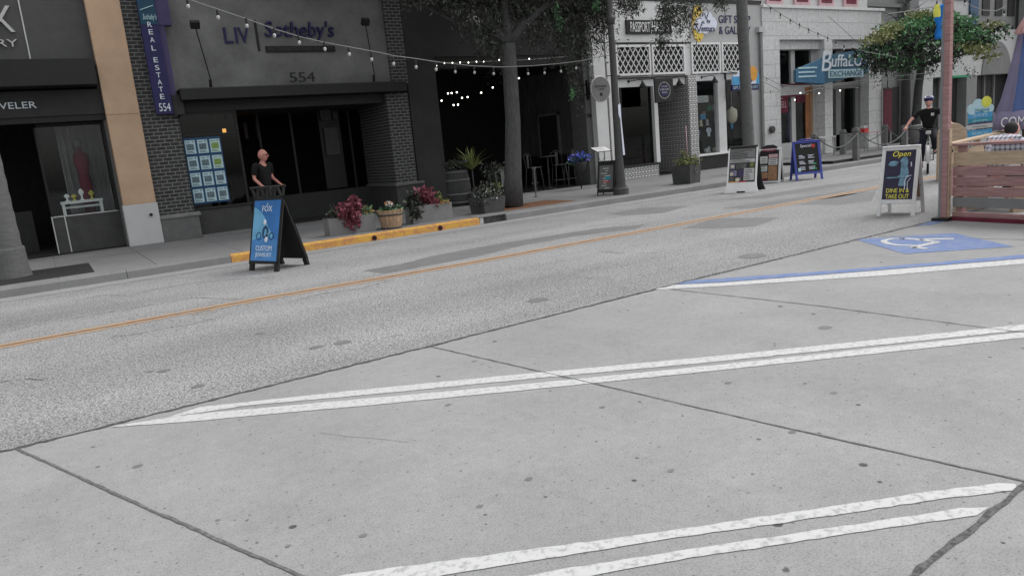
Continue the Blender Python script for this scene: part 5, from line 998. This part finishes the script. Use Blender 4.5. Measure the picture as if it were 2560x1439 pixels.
MB().tube([(-.22, 0, 2.98), (.2, 0, 2.98)], .012, 6).build('banner_arm', 'black', t); fl = MB().poly([(0, -.11, 2.0), (.07, -.12, 2.0), (.06, -.12, 1.1), (.05, -.11, .75), (.1, -.12, .45), (.01, -.11, .46), (.02, -.11, 1.3)]); 
fl = MB().prism([(-.03, 2.25), (.05, 2.28), (.05, 1.9), (.1, 1.0), (.04, 1.0), (.02, 1.9), (-.03, 2.0)], -.125, -.118).build('ribbon', 'cloud', t)
MB().lathe([(.16, 6.2), (.26, 6.5), (.3, 6.8), (.2, 7.1), (.05, 7.2)], (0, 0, 0), 20).build('globe', 'off_white', t)
# palms
def palm(name, label, x, y, r0, r1, H, lean=0):
    t = thing(name, label, 'palm tree', (x, y, .15)); pf = []
    for k in range(60):
        z = H*k/59; pf.append((x*0+lean*z, 0, z))
    rr = [max(r1+(r0-r1)*math.exp(-q[2]/1.2), r1)*(1+.02*((k % 2)*2-1)) for k, q in enumerate(pf)]
    MB().tube(pf, rr, 20).build('trunk', 'palm_bark', t)
    return t
t = palm('palm_tree', 'thick smooth palm trunk at the left edge beside the kerb', -.68, 15.7, .27, .21, 9)
fluted([(.31, 0, .0), (.30, .1, 0), (.285, .25, 0), (.28, .5, 0), (.27, .53, 0)], 24).build('root_collar', 'palm_bark', t)
struct(MB().box(-1.4, .55, 14.5, 16.4, .146, .154).build('tree_pit', 'soil'))
p = gr(1868, 425, .15); palm('palm_tree', 'tall thin grey palm trunk in front of the gift shop sign', at(1874, 405, 15.6).x, 15.6, .2, .165, 9, -.03)
palm('palm_tree', 'dark trunk standing before the arched building at the far right', 41.0, 17.0, .3, .26, 12)
# the big drooping tree
tx, ty = 9.78, 15.35
T1 = thing('street_tree', 'big drooping tree with dark narrow leaves in front of the restaurant', 'tree', (tx, ty, .15))
def W2(px, py, Y): q = at(px, py, Y); return Vector((q.x, q.y, q.z))
TR = [W2(1281, 516, 15.35), W2(1283, 440, 15.4), W2(1282, 300, 15.5), W2(1275, 180, 15.6), W2(1268, 110, 15.6)]
MB().tube([v-Vector((0, 0, .02)) if i == 0 else v for i, v in enumerate(TR)], [.28, .215, .19, .185, .20], 16).build('trunk', 'bark', T1, True)
fork = TR[-1]
BR = [[fork, W2(1225, 60, 15.8), W2(1170, 5, 16), W2(1100, -80, 16)], [fork, W2(1265, 50, 15.6), W2(1255, -40, 15.5), W2(1250, -160, 15)], [fork, W2(1310, 60, 15.5), W2(1370, 10, 15.4), W2(1450, -60, 15)], [fork, W2(1240, 75, 16), W2(1150, 60, 16.4), W2(1070, 20, 16.6), W2(1000, -10, 16.8)], [W2(1370, 10, 15.4), W2(1450, 10, 15.6), W2(1580, -10, 16)], [W2(1310, 60, 15.5), W2(1400, 55, 15.8), W2(1470, 60, 16)]]
for k, b in enumerate(BR): MB().tube(b, [.15, .10, .07, .04, .03][:len(b)] if k < 4 else [.07, .05, .025], 9).build('branch', 'bark', T1, True)
cl = [(1010, 15, 40, 10, 40), (1070, 5, 40, 20, 30), (1120, 25, 40, 22, 50), (1170, 62, 40, 36, 60), (1195, 118, 35, 45, 70), (1235, 150, 25, 40, 80), (1230, 60, 40, 60, 70), (1330, 110, 40, 60, 90), (1375, 85, 35, 55, 90), (1400, 125, 30, 60, 90), (1440, 165, 36, 90, 110), (1475, 105, 30, 60, 100), (1505, 110, 30, 70, 110), (1500, 55, 40, 60, 60), (1560, 30, 34, 36, 35), (1590, 28, 25, 20, 35),
      (1660, 100, 20, 50, 100), (1675, 60, 40, 60, 60), (1712, 85, 28, 55, 90), (1740, 40, 25, 20, 45), (1800, 22, 30, 26, 30), (1655, 118, 16, 12, 20), (1380, 165, 15, 6, 25), (1432, 255, 16, 16, 70), (1420, 190, 12, 6, 40), (1290, 40, 60, 70, 60), (1420, 40, 60, 90, 60)]
pts = []
for px, py, wd, n, L in cl:
    st = []
    for _ in range(int(n*1.5)):
        Y = random.uniform(15.0, 16.6) if px < 1520 else random.uniform(14.6, 15.6); q = W2(px+random.gauss(0, wd*.4), py-L*random.uniform(.7, 1.3), Y); st.append((q.x, q.y, q.z))
    pts += strands(st, L*.0115, 12, .05)
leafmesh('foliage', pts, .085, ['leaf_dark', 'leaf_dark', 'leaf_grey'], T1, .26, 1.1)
up = []
for px, py, rx, rz_, n in ((1060, -45, 1.2, .35, 600), (1170, -25, 1.0, .4, 800), (1300, -10, 1.1, .5, 1000), (1430, -10, 1., .5, 1000), (1540, -50, 1.1, .4, 700), (1690, -60, 1.0, .4, 500)):
    q = W2(px, py, 15.8); up.append(blob((q.x, q.y, q.z), (rx, 1.0, rz_), int(n*2.2)))
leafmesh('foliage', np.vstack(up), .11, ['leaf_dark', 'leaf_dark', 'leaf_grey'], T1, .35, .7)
crown = [blob((x, y, z), (2.0, 1.8, .9), 1500) for x, y, z in ((5.5, 16.8, 7.6), (7.5, 16.2, 7.4), (9.5, 15.5, 7.8), (11.5, 16, 7.4), (13.3, 15.4, 7.3), (8.5, 17.6, 6.9), (11, 17.6, 6.8), (6.8, 17.6, 8.4))]  # unseen upper crown, added dense above the view to shade the fronts below
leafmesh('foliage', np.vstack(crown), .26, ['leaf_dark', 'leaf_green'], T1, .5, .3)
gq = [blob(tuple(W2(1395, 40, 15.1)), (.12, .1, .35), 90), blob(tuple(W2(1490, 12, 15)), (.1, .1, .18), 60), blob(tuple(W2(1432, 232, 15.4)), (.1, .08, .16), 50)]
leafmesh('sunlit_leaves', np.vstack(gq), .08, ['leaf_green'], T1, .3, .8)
struct(MB().box(9.1, 11.2, 14.6, 15.9, .147, .153).build('tree_pit', 'mulch'))
# small round crowned street tree on the right
T2 = thing('street_tree', 'small green tree with a flat round crown and a leaning dark trunk', 'tree', (31.2, 16.4, .15))
tr = [W2(2292, 372, 16.4), W2(2290, 300, 16.4), W2(2296, 220, 16.4), W2(2305, 160, 16.4), W2(2300, 110, 16.4)]
tr[0].z = .15
MB().tube(tr, [.2, .17, .15, .14, .1], 12).build('trunk', 'bark_dark', T2, True)
for b in ([tr[3], W2(2340, 120, 16), W2(2400, 90, 16)], [tr[3], W2(2260, 110, 16), W2(2200, 90, 15.8)], [tr[4], W2(2330, 60, 16.4), W2(2350, 30, 16.6)], [tr[3], W2(2365, 150, 16.2), W2(2430, 130, 16.2)]): MB().tube(b, [.09, .06, .03], 8).build('branch', 'bark_dark', T2, True)
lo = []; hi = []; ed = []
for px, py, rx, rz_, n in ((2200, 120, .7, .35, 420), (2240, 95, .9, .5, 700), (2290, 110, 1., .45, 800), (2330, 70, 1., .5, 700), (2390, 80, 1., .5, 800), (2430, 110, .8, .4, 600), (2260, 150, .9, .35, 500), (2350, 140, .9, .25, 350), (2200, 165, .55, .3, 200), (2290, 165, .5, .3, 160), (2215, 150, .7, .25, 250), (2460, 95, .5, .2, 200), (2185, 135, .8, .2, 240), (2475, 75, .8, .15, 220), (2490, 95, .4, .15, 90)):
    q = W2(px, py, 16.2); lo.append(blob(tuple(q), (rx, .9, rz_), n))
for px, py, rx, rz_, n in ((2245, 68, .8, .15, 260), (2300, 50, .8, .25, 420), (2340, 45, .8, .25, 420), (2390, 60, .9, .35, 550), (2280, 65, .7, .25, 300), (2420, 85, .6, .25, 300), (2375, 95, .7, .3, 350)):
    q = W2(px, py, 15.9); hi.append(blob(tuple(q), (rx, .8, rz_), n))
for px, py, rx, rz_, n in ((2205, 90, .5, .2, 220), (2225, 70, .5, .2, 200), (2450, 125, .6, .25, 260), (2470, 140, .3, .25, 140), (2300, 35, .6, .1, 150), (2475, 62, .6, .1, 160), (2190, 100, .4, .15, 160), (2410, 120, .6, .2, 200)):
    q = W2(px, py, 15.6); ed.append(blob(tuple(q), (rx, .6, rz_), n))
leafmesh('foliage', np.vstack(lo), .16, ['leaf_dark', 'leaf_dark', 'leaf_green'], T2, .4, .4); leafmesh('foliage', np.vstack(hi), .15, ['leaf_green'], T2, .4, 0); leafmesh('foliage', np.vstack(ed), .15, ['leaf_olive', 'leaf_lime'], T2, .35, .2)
hg = []
for px, py, n in ((2195, 200, 10), (2215, 175, 18), (2190, 170, 14), (2270, 185, 10), (2330, 190, 14), (2380, 170, 12), (2400, 160, 10), (2430, 195, 8), (2300, 150, 12), (2240, 185, 10)):
    for _ in range(n): q = W2(px+random.gauss(0, 10), py-30, 15.9); hg.append((q.x, q.y, q.z))
leafmesh('foliage', strands(hg, .55, 9, .05), .11, ['leaf_dark', 'leaf_grey'], T2, .28, 1.)
# bare tree behind
T3 = thing('bare_tree', 'leafless grey tree trunk with thin twigs behind the round street tree', 'tree', (35.0, 18.0, .15))
b0 = W2(2266, 120, 18); b1 = W2(2262, 40, 18); b2 = W2(2275, -30, 18); MB().tube([(b0.x, 18, .15), b0, b1, b2], [.2, .16, .13, .1], 10).build('trunk', 'bark', T3, True); m = MB()
for k in range(22):
    a = b1.lerp(b2, random.uniform(-.4, .9)); d_ = Vector((random.uniform(-1.6, 1.6), random.uniform(-.6, .3), random.uniform(-.3, .8))); m.tube([a, a+d_*.5+Vector((0, 0, .1)), a+d_*1.0], [.03, .016, .006], 5)
m.build('branch', 'bark_dark', T3, True)
# ================================================================ ROPE FENCE AND PLATFORM
t = thing('dining_platform', 'low black edged platform deck on the road behind the rope fence', 'platform', (25, 15, 0))
P('deck', 'deck', 21.4, 29.5, 14.4, 16.6, .2, .24, par=t); P('edge', 'black', 21.35, 29.6, 14.36, 14.4, .01, .23, par=t); P('edge', 'black', 21.35, 21.4, 14.4, 16.6, .01, .23, par=t)
posts = [(2037, 335, 14.3), (2140, 320, 14.3), (2262, 313, 14.3), (2107, 324, 16.3), (2212, 312, 16.3), (2300, 318, 16.3)]; tops = []
for k, (px, py, Y) in enumerate(posts):
    q = at(px, py, Y); tops.append(q)
    t = thing('rope_post', ['leftmost square wooden post in the front row of the rope fence', 'second wooden post in the front row of the rope fence', 'wooden post of the rope fence under the cyclist\'s arm', 'leftmost wooden post in the back row of the rope fence', 'second wooden post in the back row of the rope fence, by the red banner', 'wooden post in the back row hidden behind the cyclist'][k], 'post', (q.x, Y, .0), .1*k, 'wooden posts of the rope fence')
    MB().hexa([(-.09, -.09, .0), (.09, -.09, .0), (.09, .09, .0), (-.09, .09, .0)], [(-.085, -.085, q.z), (.085, -.085, q.z), (.085, .085, q.z), (-.085, .085, q.z)]).build('post', 'post_wood', t, bevel=.012); MB().torus((0, 0, q.z-.09), .115, .02, 'z', 20, 6).build('rope_loop', 'rope', t)
def rope(a, b, sag, lb, gname='ropes of the rope fence'):
    a = a-Vector((0, .1, .1)); b = b-Vector((0, .1, .1)); t = thing('rope', lb, 'rope', tuple(a), group=gname)
    pts = [a.lerp(b, k/16)-Vector((0, 0, sag*4*(k/16)*(1-k/16)))-a for k in range(17)]; MB().tube(pts, .019, 8).build('strand', 'rope', t)
rope(tops[0], tops[1], .42, 'front rope sagging between the first and second front posts'); rope(tops[1], tops[2], .50, 'front rope sagging from the second front post to the cyclist'); rope(tops[3], tops[4], .40, 'back rope sagging left of the red banner'); rope(tops[4], tops[5], .4, 'back rope between the banner and the cyclist')
# tables and stools at the stone building
for k, (px, py) in enumerate(((2052, 372), (2165, 345))):
    q = at(px, py, 17.2); t = thing('cafe_table', ['small pale table in front of the stone pillar behind the rope fence', 'small pale table with a red top by the right stone pillar'][k], 'table', (q.x, 17.2, .15)); MB().box(-.42, .42, -.35, .35, .72, .76).build('tabletop', ['pale_grey', 'pink'][k], t)
    for sx in (-1, 1):
        for sy in (-1, 1): MB().tube([(sx*.34, sy*.27, .72), (sx*.38, sy*.3, 0)], .025, 6).build('leg', 'pale_grey', t)
q = at(2160, 322, 17.1); t = thing('napkin_box', 'red and white box standing on the right pale table', 'box', (q.x, 17.1, .91)); MB().box(-.15, .15, -.1, .1, 0, .16).build('box', 'red', t); MB().box(-.13, .1, -.08, .08, .16, .26).build('napkins', 'pale_grey', t)
t = thing('waste_bin', 'grey bin between the rope fence posts behind the open sign', 'bin', (27.3, 14.9, .24)); MB().lathe([(.24, 0), (.28, .75), (.3, .77), (.3, .8), (.0, .82)], (0, 0, 0), 20).build('body', 'far_grey', t)
t = thing('sphere_finial_light', 'round dark utility box on the stone wall beside the drain pipe', 'utility box', (24.15, 18.85, 1.35)); MB().lathe([(.1, -.02), (.14, .0), (.14, .08), (.1, .1)], (0, 0, 0), 16).build('body', 'iron', t); t.rotation_euler = (R_(90), 0, 0)
t['label'] = 'round dark dial fixed to the pale stone wall beside the drain pipe'; t['category'] = 'dial'; t.name = 'wall_dial'
# ================================================================ RIGHT HAND DINING ENCLOSURE
q0 = gr(2367, 552); q1 = gr(2560, 568); dv = (q1-q0).normalized(); L = 6.5
fa = Vector((11.0, 5.5, 0)); 
fr = math.atan2(-1, -.12)            # runs towards the camera side
t = thing('wooden_fence', 'low fence of weathered pinkish boards around the dining enclosure', 'fence', (fa.x, fa.y, 0), fr)
zz = [(.05, .12), (.19, .33), (.345, .475), (.49, .62), (.635, .765), (.78, .965)]
for k, (z0, z1) in enumerate(zz): MB().box(0, L, -.0+.006*(k % 2), .03+.006*(k % 2), z0, z1).build('board', 'wood_tan' if k == 5 else ('wood_pink' if k != 1 else 'planter'), t, bevel=.004)
for x in (.04, 1.8, 3.6, 5.4): MB().box(x, x+.09, .036, .12, .0, 1.055).build('upright', 'wood_pink', t)
MB().box(0, L, -.02, .13, 1.055, 1.09).build('top_rail', 'wood_pink', t, bevel=.004); MB().box(0, L, -.05, .2, .0, .05).build('sill_board', 'maroon', t)
t = thing('wooden_fence', 'far side rail of the dining enclosure, bare tan timber', 'fence', (11.05, 5.62, 0), R_(14)); MB().box(.1, 4.4, -.06, .08, 1.055, 1.09).build('top_rail', 'wood_tan', t, bevel=.004); MB().box(.1, 4.4, 0, .03, .78, .94).build('board', 'wood_tan', t)
MB().box(.1, 4.4, 0, .03, .3, .7).build('board', 'wood_pink', t)
for x in (1.0, 2.2, 3.4): MB().box(x, x+.09, .03, .12, .0, 1.055).build('upright', 'wood_tan', t)
t = thing('timber_post', 'tall weathered pink timber post at the corner of the dining enclosure', 'post', (10.93, 5.58, 0), R_(6))
MB().box(-.054, .054, -.054, .054, 0, 5.2).build('post', 'wood_pink', t, bevel=.006); MB().box(-.059, -.0545, .022, .055, 0, 5.2).build('face_board', 'planter', t); MB().box(-.03, .05, -.07, -.0545, .0, 1.3).build('side_board', 'wood_tan', t)
for z in (.35, .7, 1.05, 1.5): MB().ball((.01, -.071, z), .009, 8).build('bolt', 'iron', t)
MB().box(-.12, .12, -.1, .12, 0, .05).build('base_plate', 'black', t)
# flag
q = at(2340, 55, 5.5)
t = thing('flag', 'blue flag with a yellow edge hanging from the timber post', 'flag', (q.x, 5.46, q.z))
m = MB(); A_ = []
for j in range(12):
    A_.append([m._v((-.0-.13*i/6+.02*math.sin(j*.6+i), -.03+.03*math.sin(i*1.8+j*.4), -.235+.04*j)) for i in range(7)])
for j in range(11):
    for i in range(6): m.face([A_[j][i], A_[j][i+1], A_[j+1][i+1], A_[j+1][i]], True)
o = m.build('cloth', ['flag_blue', 'flag_yellow'], t)
for p_ in o.data.polygons:
    cx = p_.center
    if cx.z > .03 and cx.x < -.085: p_.material_index = 1
sm_ = o.modifiers.new('s', 'SOLIDIFY'); sm_.thickness = .003
MB().tube([(.12, .1, .22), (-.14, -.04, .24)], .009, 6).build('pole', 'iron', t)
# closed parasol
q = at(2564, 200, 6.2)
t = thing('parasol', 'closed striped patio parasol in purple, blue and pink with a pale lettered valance', 'parasol', (q.x, 6.2, 0))
seg = 24; prof = [(.03, 3.05), (.17, 2.75), (.12, 2.72), (.17, 2.4), (.24, 2.0), (.31, 1.65), (.38, 1.42)]
rings = []; m = MB()
for r, z in prof: rings.append([m._v(((r*(1+(.22 if j % 3 == 0 else -.08)))*math.cos(2*math.pi*j/seg), (r*(1+(.22 if j % 3 == 0 else -.08)))*math.sin(2*math.pi*j/seg), z)) for j in range(seg)])
for k in range(len(rings)-1):
    for j in range(seg):
        pj = (j//3) % 3; m.cur = 2 if k < 2 else [0, 1, 2][pj]; m.face([rings[k][j], rings[k][(j+1) % seg], rings[k+1][(j+1) % seg], rings[k+1][j]], True)
m.build('canopy', ['umb_purple', 'umb_blue', 'umb_pink'], t)
m = MB(); va = [m._v((.42*math.cos(2*math.pi*j/30)*(1+.08*(j % 2)), .42*math.sin(2*math.pi*j/30)*(1+.08*(j % 2)), 1.42)) for j in range(30)]; vb = [m._v((.47*math.cos(2*math.pi*j/30), .47*math.sin(2*math.pi*j/30), 1.13-.02*(j % 2))) for j in range(30)]; vc = [m._v((.37*math.cos(2*math.pi*j/30), .37*math.sin(2*math.pi*j/30), 1.44)) for j in range(30)]
for j in range(30): k = (j+1) % 30; m.face([va[j], va[k], vb[k], vb[j]], True); m.face([vc[j], vc[k], va[k], va[j]], True)
o = m.build('valance', 'umb_purple', t); sm_ = o.modifiers.new('s', 'SOLIDIFY'); sm_.thickness = .006
Md = Matrix.Rotation(R_(-68), 4, 'Z'); m = MB(Md); addtext(m, "COMING", -.32, .30, 1.17, 1.34, -.47, .012); m.build('letters', 'white', t)
MB().tube([(0, 0, 0), (0, 0, 3.2)], .024, 8).build('pole', 'iron', t); MB().lathe([(.28, 0), (.28, .06), (.05, .1), (.05, .3)], (0, 0, 0), 20).build('foot', 'iron', t)
# seated diner with the plaid shirt
JD = dict(pelvis=(0, .05, .50), spine=(0, .04, .70), chest=(0, -.06, .95), neck=(0, -.17, 1.10), head=(0, -.30, 1.14), shl=(-.21, -.06, 1.05), ell=(-.30, -.24, .80), wrl=(-.18, -.46, .80), hal=(-.16, -.56, .80), shr=(.21, -.06, 1.05), elr=(.30, -.24, .80), wrr=(.18, -.46, .80), har=(.16, -.56, .80),
          hipl=(-.1, -.03, .48), knl=(-.13, -.45, .5), anl=(-.13, -.43, .1), tol=(-.13, -.58, .04), hipr=(.1, -.03, .48), knr=(.13, -.45, .5), anr=(.13, -.43, .1), tor=(.13, -.58, .04))
q = at(2503, 320, 5.45)
dn = person('person', 'seated diner with dark hair and a plaid shirt behind the fence', JD, 'skin_fair', 'plaid', 'trouser', 0, (q.x, 5.45, 0), R_(84), 1.0, R_(35), 1.25)
MB(Matrix.Translation((0, -.255, 1.205))).ball((0, 0, 0), .10, 16, .9, 1.1, 1.0).build('hair', 'soft_black', dn)
t = thing('bench', 'timber bench under the seated diner inside the enclosure', 'bench', (q.x, 5.45, 0), R_(70)); MB().box(-.45, .45, -.2, .2, .40, .44).build('seat', 'wood_tan', t)
for sx in (-.4, .4): MB().box(sx-.03, sx+.03, -.18, .18, 0, .40).build('leg', 'wood_tan', t)
t = thing('checked_cloth', 'checked cloth hung just inside the fence below the top rail', 'cloth', (10.99, 4.9, .9), R_(-97)); MB().box(-.1, 1.2, -.012, .0, 0, .155).build('cloth', 'plaid', t)
# wooden kiosk box with domed top
q = at(2376, 335, 8.6)
t = thing('bin_enclosure', 'tan plywood box with a rounded top and a round hole, behind the timber post', 'bin', (q.x+.05, 8.6, 0), R_(-60))
pts = [(-.27, 0), (.27, 0), (.27, .98)]+[(.27*math.cos(a), .98+.27*math.sin(a)) for a in np.linspace(.1, 3.04, 12)]+[(-.27, .98)]
MB().prism(pts, -.25, .25).build('body', 'wood_tan', t, bevel=.01); MB().tube([(-.05, -.254, 1.1), (-.05, -.26, 1.1)], .035, 14).build('hole', 'soft_black', t); MB().box(-.1, .02, -.258, -.25, .55, .68).build('slot', 'oak_dark', t)
# direction signs
q = at(2450, 300, 11.5)
t = thing('direction_sign', 'stack of blue and teal direction boards topped by a white cloud and yellow sun', 'sign', (q.x, 11.5, 0), R_(-50))
k_ = 11.5/10
t.scale = (.78, .78, 1)
def zat(py): return at(2450, py, 11.5).z
MB().tube([(-.3, .03, 0), (-.3, .03, zat(262))], .03, 8).tube([(.3, .03, 0), (.3, .03, zat(262))], .03, 8).build('post', 'far_grey', t)
for nm, y0, y1, mm, arrow in (('board', 296, 279, 'sea_blue', 0), ('board', 306, 297, 'teal', 0), ('board', 319, 307, 'purple_light', 0), ('board', 322, 311, 'pale_grey', 1), ('board', 341, 325, 'sea_blue', 0)):
    a, b = zat(y0), zat(y1); yy = {'pale_grey': -.03}.get(mm, 0)
    o = MB().prism([(-.42, a), (.42, a+.02), (.42, b+.02), (-.42, b), (-.52 if arrow else -.42, (a+b)/2)], yy-.015, yy+.012).build(nm, mm, t); m = MB(); addtext(m, random.choice(["BEACH", "PIER", "SHOPS"]) if not arrow else "PARKING", -.25, .25, a+(b-a)*.3, b-(b-a)*.25, yy-.016, .005); m.build('letters', 'card' if not arrow else 'planter', o)
m = MB()
for cx, cz, r in ((-.3, 0, .16), (-.08, .1, .2), (.18, .06, .18), (.34, 0, .12)): m.prism([(cx+r*math.cos(a), zat(272)+cz+r*math.sin(a)) for a in np.linspace(0, 6.28, 17)[:-1]], -.02-cx*.002, .012)
m.build('cloud', 'card', t); MB().prism([(.2+.17*math.cos(a), zat(256)+.17*math.sin(a)) for a in np.linspace(0, 6.28, 17)[:-1]], -.035, -.022).build('sun', 'flag_yellow', t); m = MB(); addtext(m, "Ventura", -.2, .3, zat(279), zat(270), -.03, .006); m.build('letters', 'teal', t)
# ================================================================ STRING LIGHTS
def string(label, path, bulbs, Y, lit=(), r=.009, s=1., cm='far_grey'):
    Yf = Y if callable(Y) else (lambda px: Y)
    P_ = [at(px, py, Yf(px)) for px, py in path]; o_ = P_[0]; t = thing('string_lights', label, 'string lights', tuple(o_)); 
    sp = []
    for k in range(len(P_)-1):
        for i in range(4): sp.append(P_[k].lerp(P_[k+1], i/4)-o_)
    sp.append(P_[-1]-o_); MB().tube(sp, r, 5).build('cable', cm, t)
    for k, (px, py) in enumerate(bulbs):
        q = at(px, py, Yf(px))-o_; on = lit == 'all' or k in lit
        b = MB(); b.lathe([(.017*s, .02*s), (.02*s, .03*s), (.02*s, .10*s), (.008, .11*s)], tuple(q), 8); so = b.build('socket', 'soft_black', t)
        g = MB(); g.ball(tuple(q-Vector((0, 0, .015*s))), .03*s, 8, 1, 1, 1.25); g.build('bulb', 'lit_bulb' if on else 'bulb_glass', so)
string('bulb string crossing the stucco wall letters and dropping to the right', [(462, -4), (545, 24), (617, 48), (686, 73), (748, 92), (812, 107), (873, 118), (950, 132), (984, 140), (1040, 147), (1090, 155)], [(470, 14), (545, 42), (617, 63), (686, 87), (748, 105), (812, 121), (873, 134), (929, 147), (984, 158), (1040, 166), (1090, 172)], 13.0, cm='planter')
string('bulb string sagging across the restaurant front from the tree to the lamp post', [(1090, 155), (1180, 165), (1250, 168), (1330, 165), (1390, 160), (1450, 153), (1500, 142), (1535, 137)], [(1138, 178), (1186, 180), (1234, 183), (1320, 183), (1361, 181), (1402, 177), (1440, 169), (1478, 160), (1513, 150)], 14.8, lit=())
string('lit bulb string along the top edge of the patio opening', [(1075, 152), (1110, 157), (1170, 156), (1250, 153), (1330, 149), (1380, 145), (1428, 141)], [(1091, 164), (1111, 157), (1131, 157), (1150, 156), (1171, 156), (1191, 154), (1209, 154), (1248, 150), (1287, 149), (1323, 147)], 18.9, lit='all', s=.55)
string('bulb string rising from the lamp post past the dark shop board', [(1535, 137), (1610, 115), (1650, 100), (1700, 77), (1730, 62), (1760, 35), (1790, 18)], [(1640, 106), (1701, 88), (1725, 70), (1805, 25)], 14.8)
string('bulb string sloping down across the upper stone wall', [(1900, -2), (1928, 20), (1952, 36), (1976, 50), (1999, 64), (2022, 75), (2045, 85), (2070, 96), (2110, 112), (2165, 130), (2240, 143)], [(1902, 12), (1927, 27), (1951, 43), (1976, 57), (1999, 68), (2022, 80), (2045, 90), (2069, 101), (2090, 112), (2110, 122)], 15.2)
string('thin cable sloping from a hook on the stone wall into the round tree', [(2070, 41), (2095, 62), (2125, 90), (2150, 112), (2175, 135)], [], 17.5)
string('double bulb string level with the stone building door tops', [(1905, 190), (1950, 212), (2010, 217), (2060, 214), (2130, 205), (2200, 195), (2245, 190), (2330, 182)], [(1917, 200), (1926, 232), (2055, 222), (2100, 226), (2143, 219), (2187, 208), (2234, 196), (2325, 188), (2320, 198)], 15.6, lit=(3,), cm='planter', s=.65)
string('lower loose bulb string in front of the stone building windows', [(1900, 200), (1950, 226), (2000, 235), (2050, 220), (2100, 212), (2160, 207), (2250, 200), (2340, 196)], [(1957, 222), (2001, 232), (2019, 235), (2048, 233), (1955, 246), (1987, 249)], 16.0, lit=(1, 3, 5), cm='planter', s=.6)
string('bulb string from the top right down behind the parasol', [(2412, -8), (2426, 14), (2455, 26), (2490, 28), (2515, 16)], [(2425, 40), (2510, 37), (2469, 60), (2412, 10)], 9.0, s=1.)
string('cable running from the timber post to the left through the crown of the round tree', [(2375, 8), (2340, 17), (2300, 22), (2260, 30), (2220, 35)], [], 8.0)
# interior sparkle of the restaurant
k = 0
for px, py in ((1104, 252), (1120, 234), (1129, 233), (1142, 231), (1155, 245), (1134, 263), (1145, 262), (1232, 219), (1203, 232), (1169, 243), (1297, 196)):
    q = at(px, py, 22.); t = thing('pendant_lamp', 'small lit pendant bulb glowing inside the dark restaurant', 'lamp', tuple(q), group='pendant bulbs inside the restaurant')
    MB().ball((0, 0, 0), .026, 8).build('bulb', 'lit_bulb', t); MB().tube([(0, 0, .03), (0, 0, 4.3-q.z)], .006, 4).build('cord', 'deep', t); k += 1
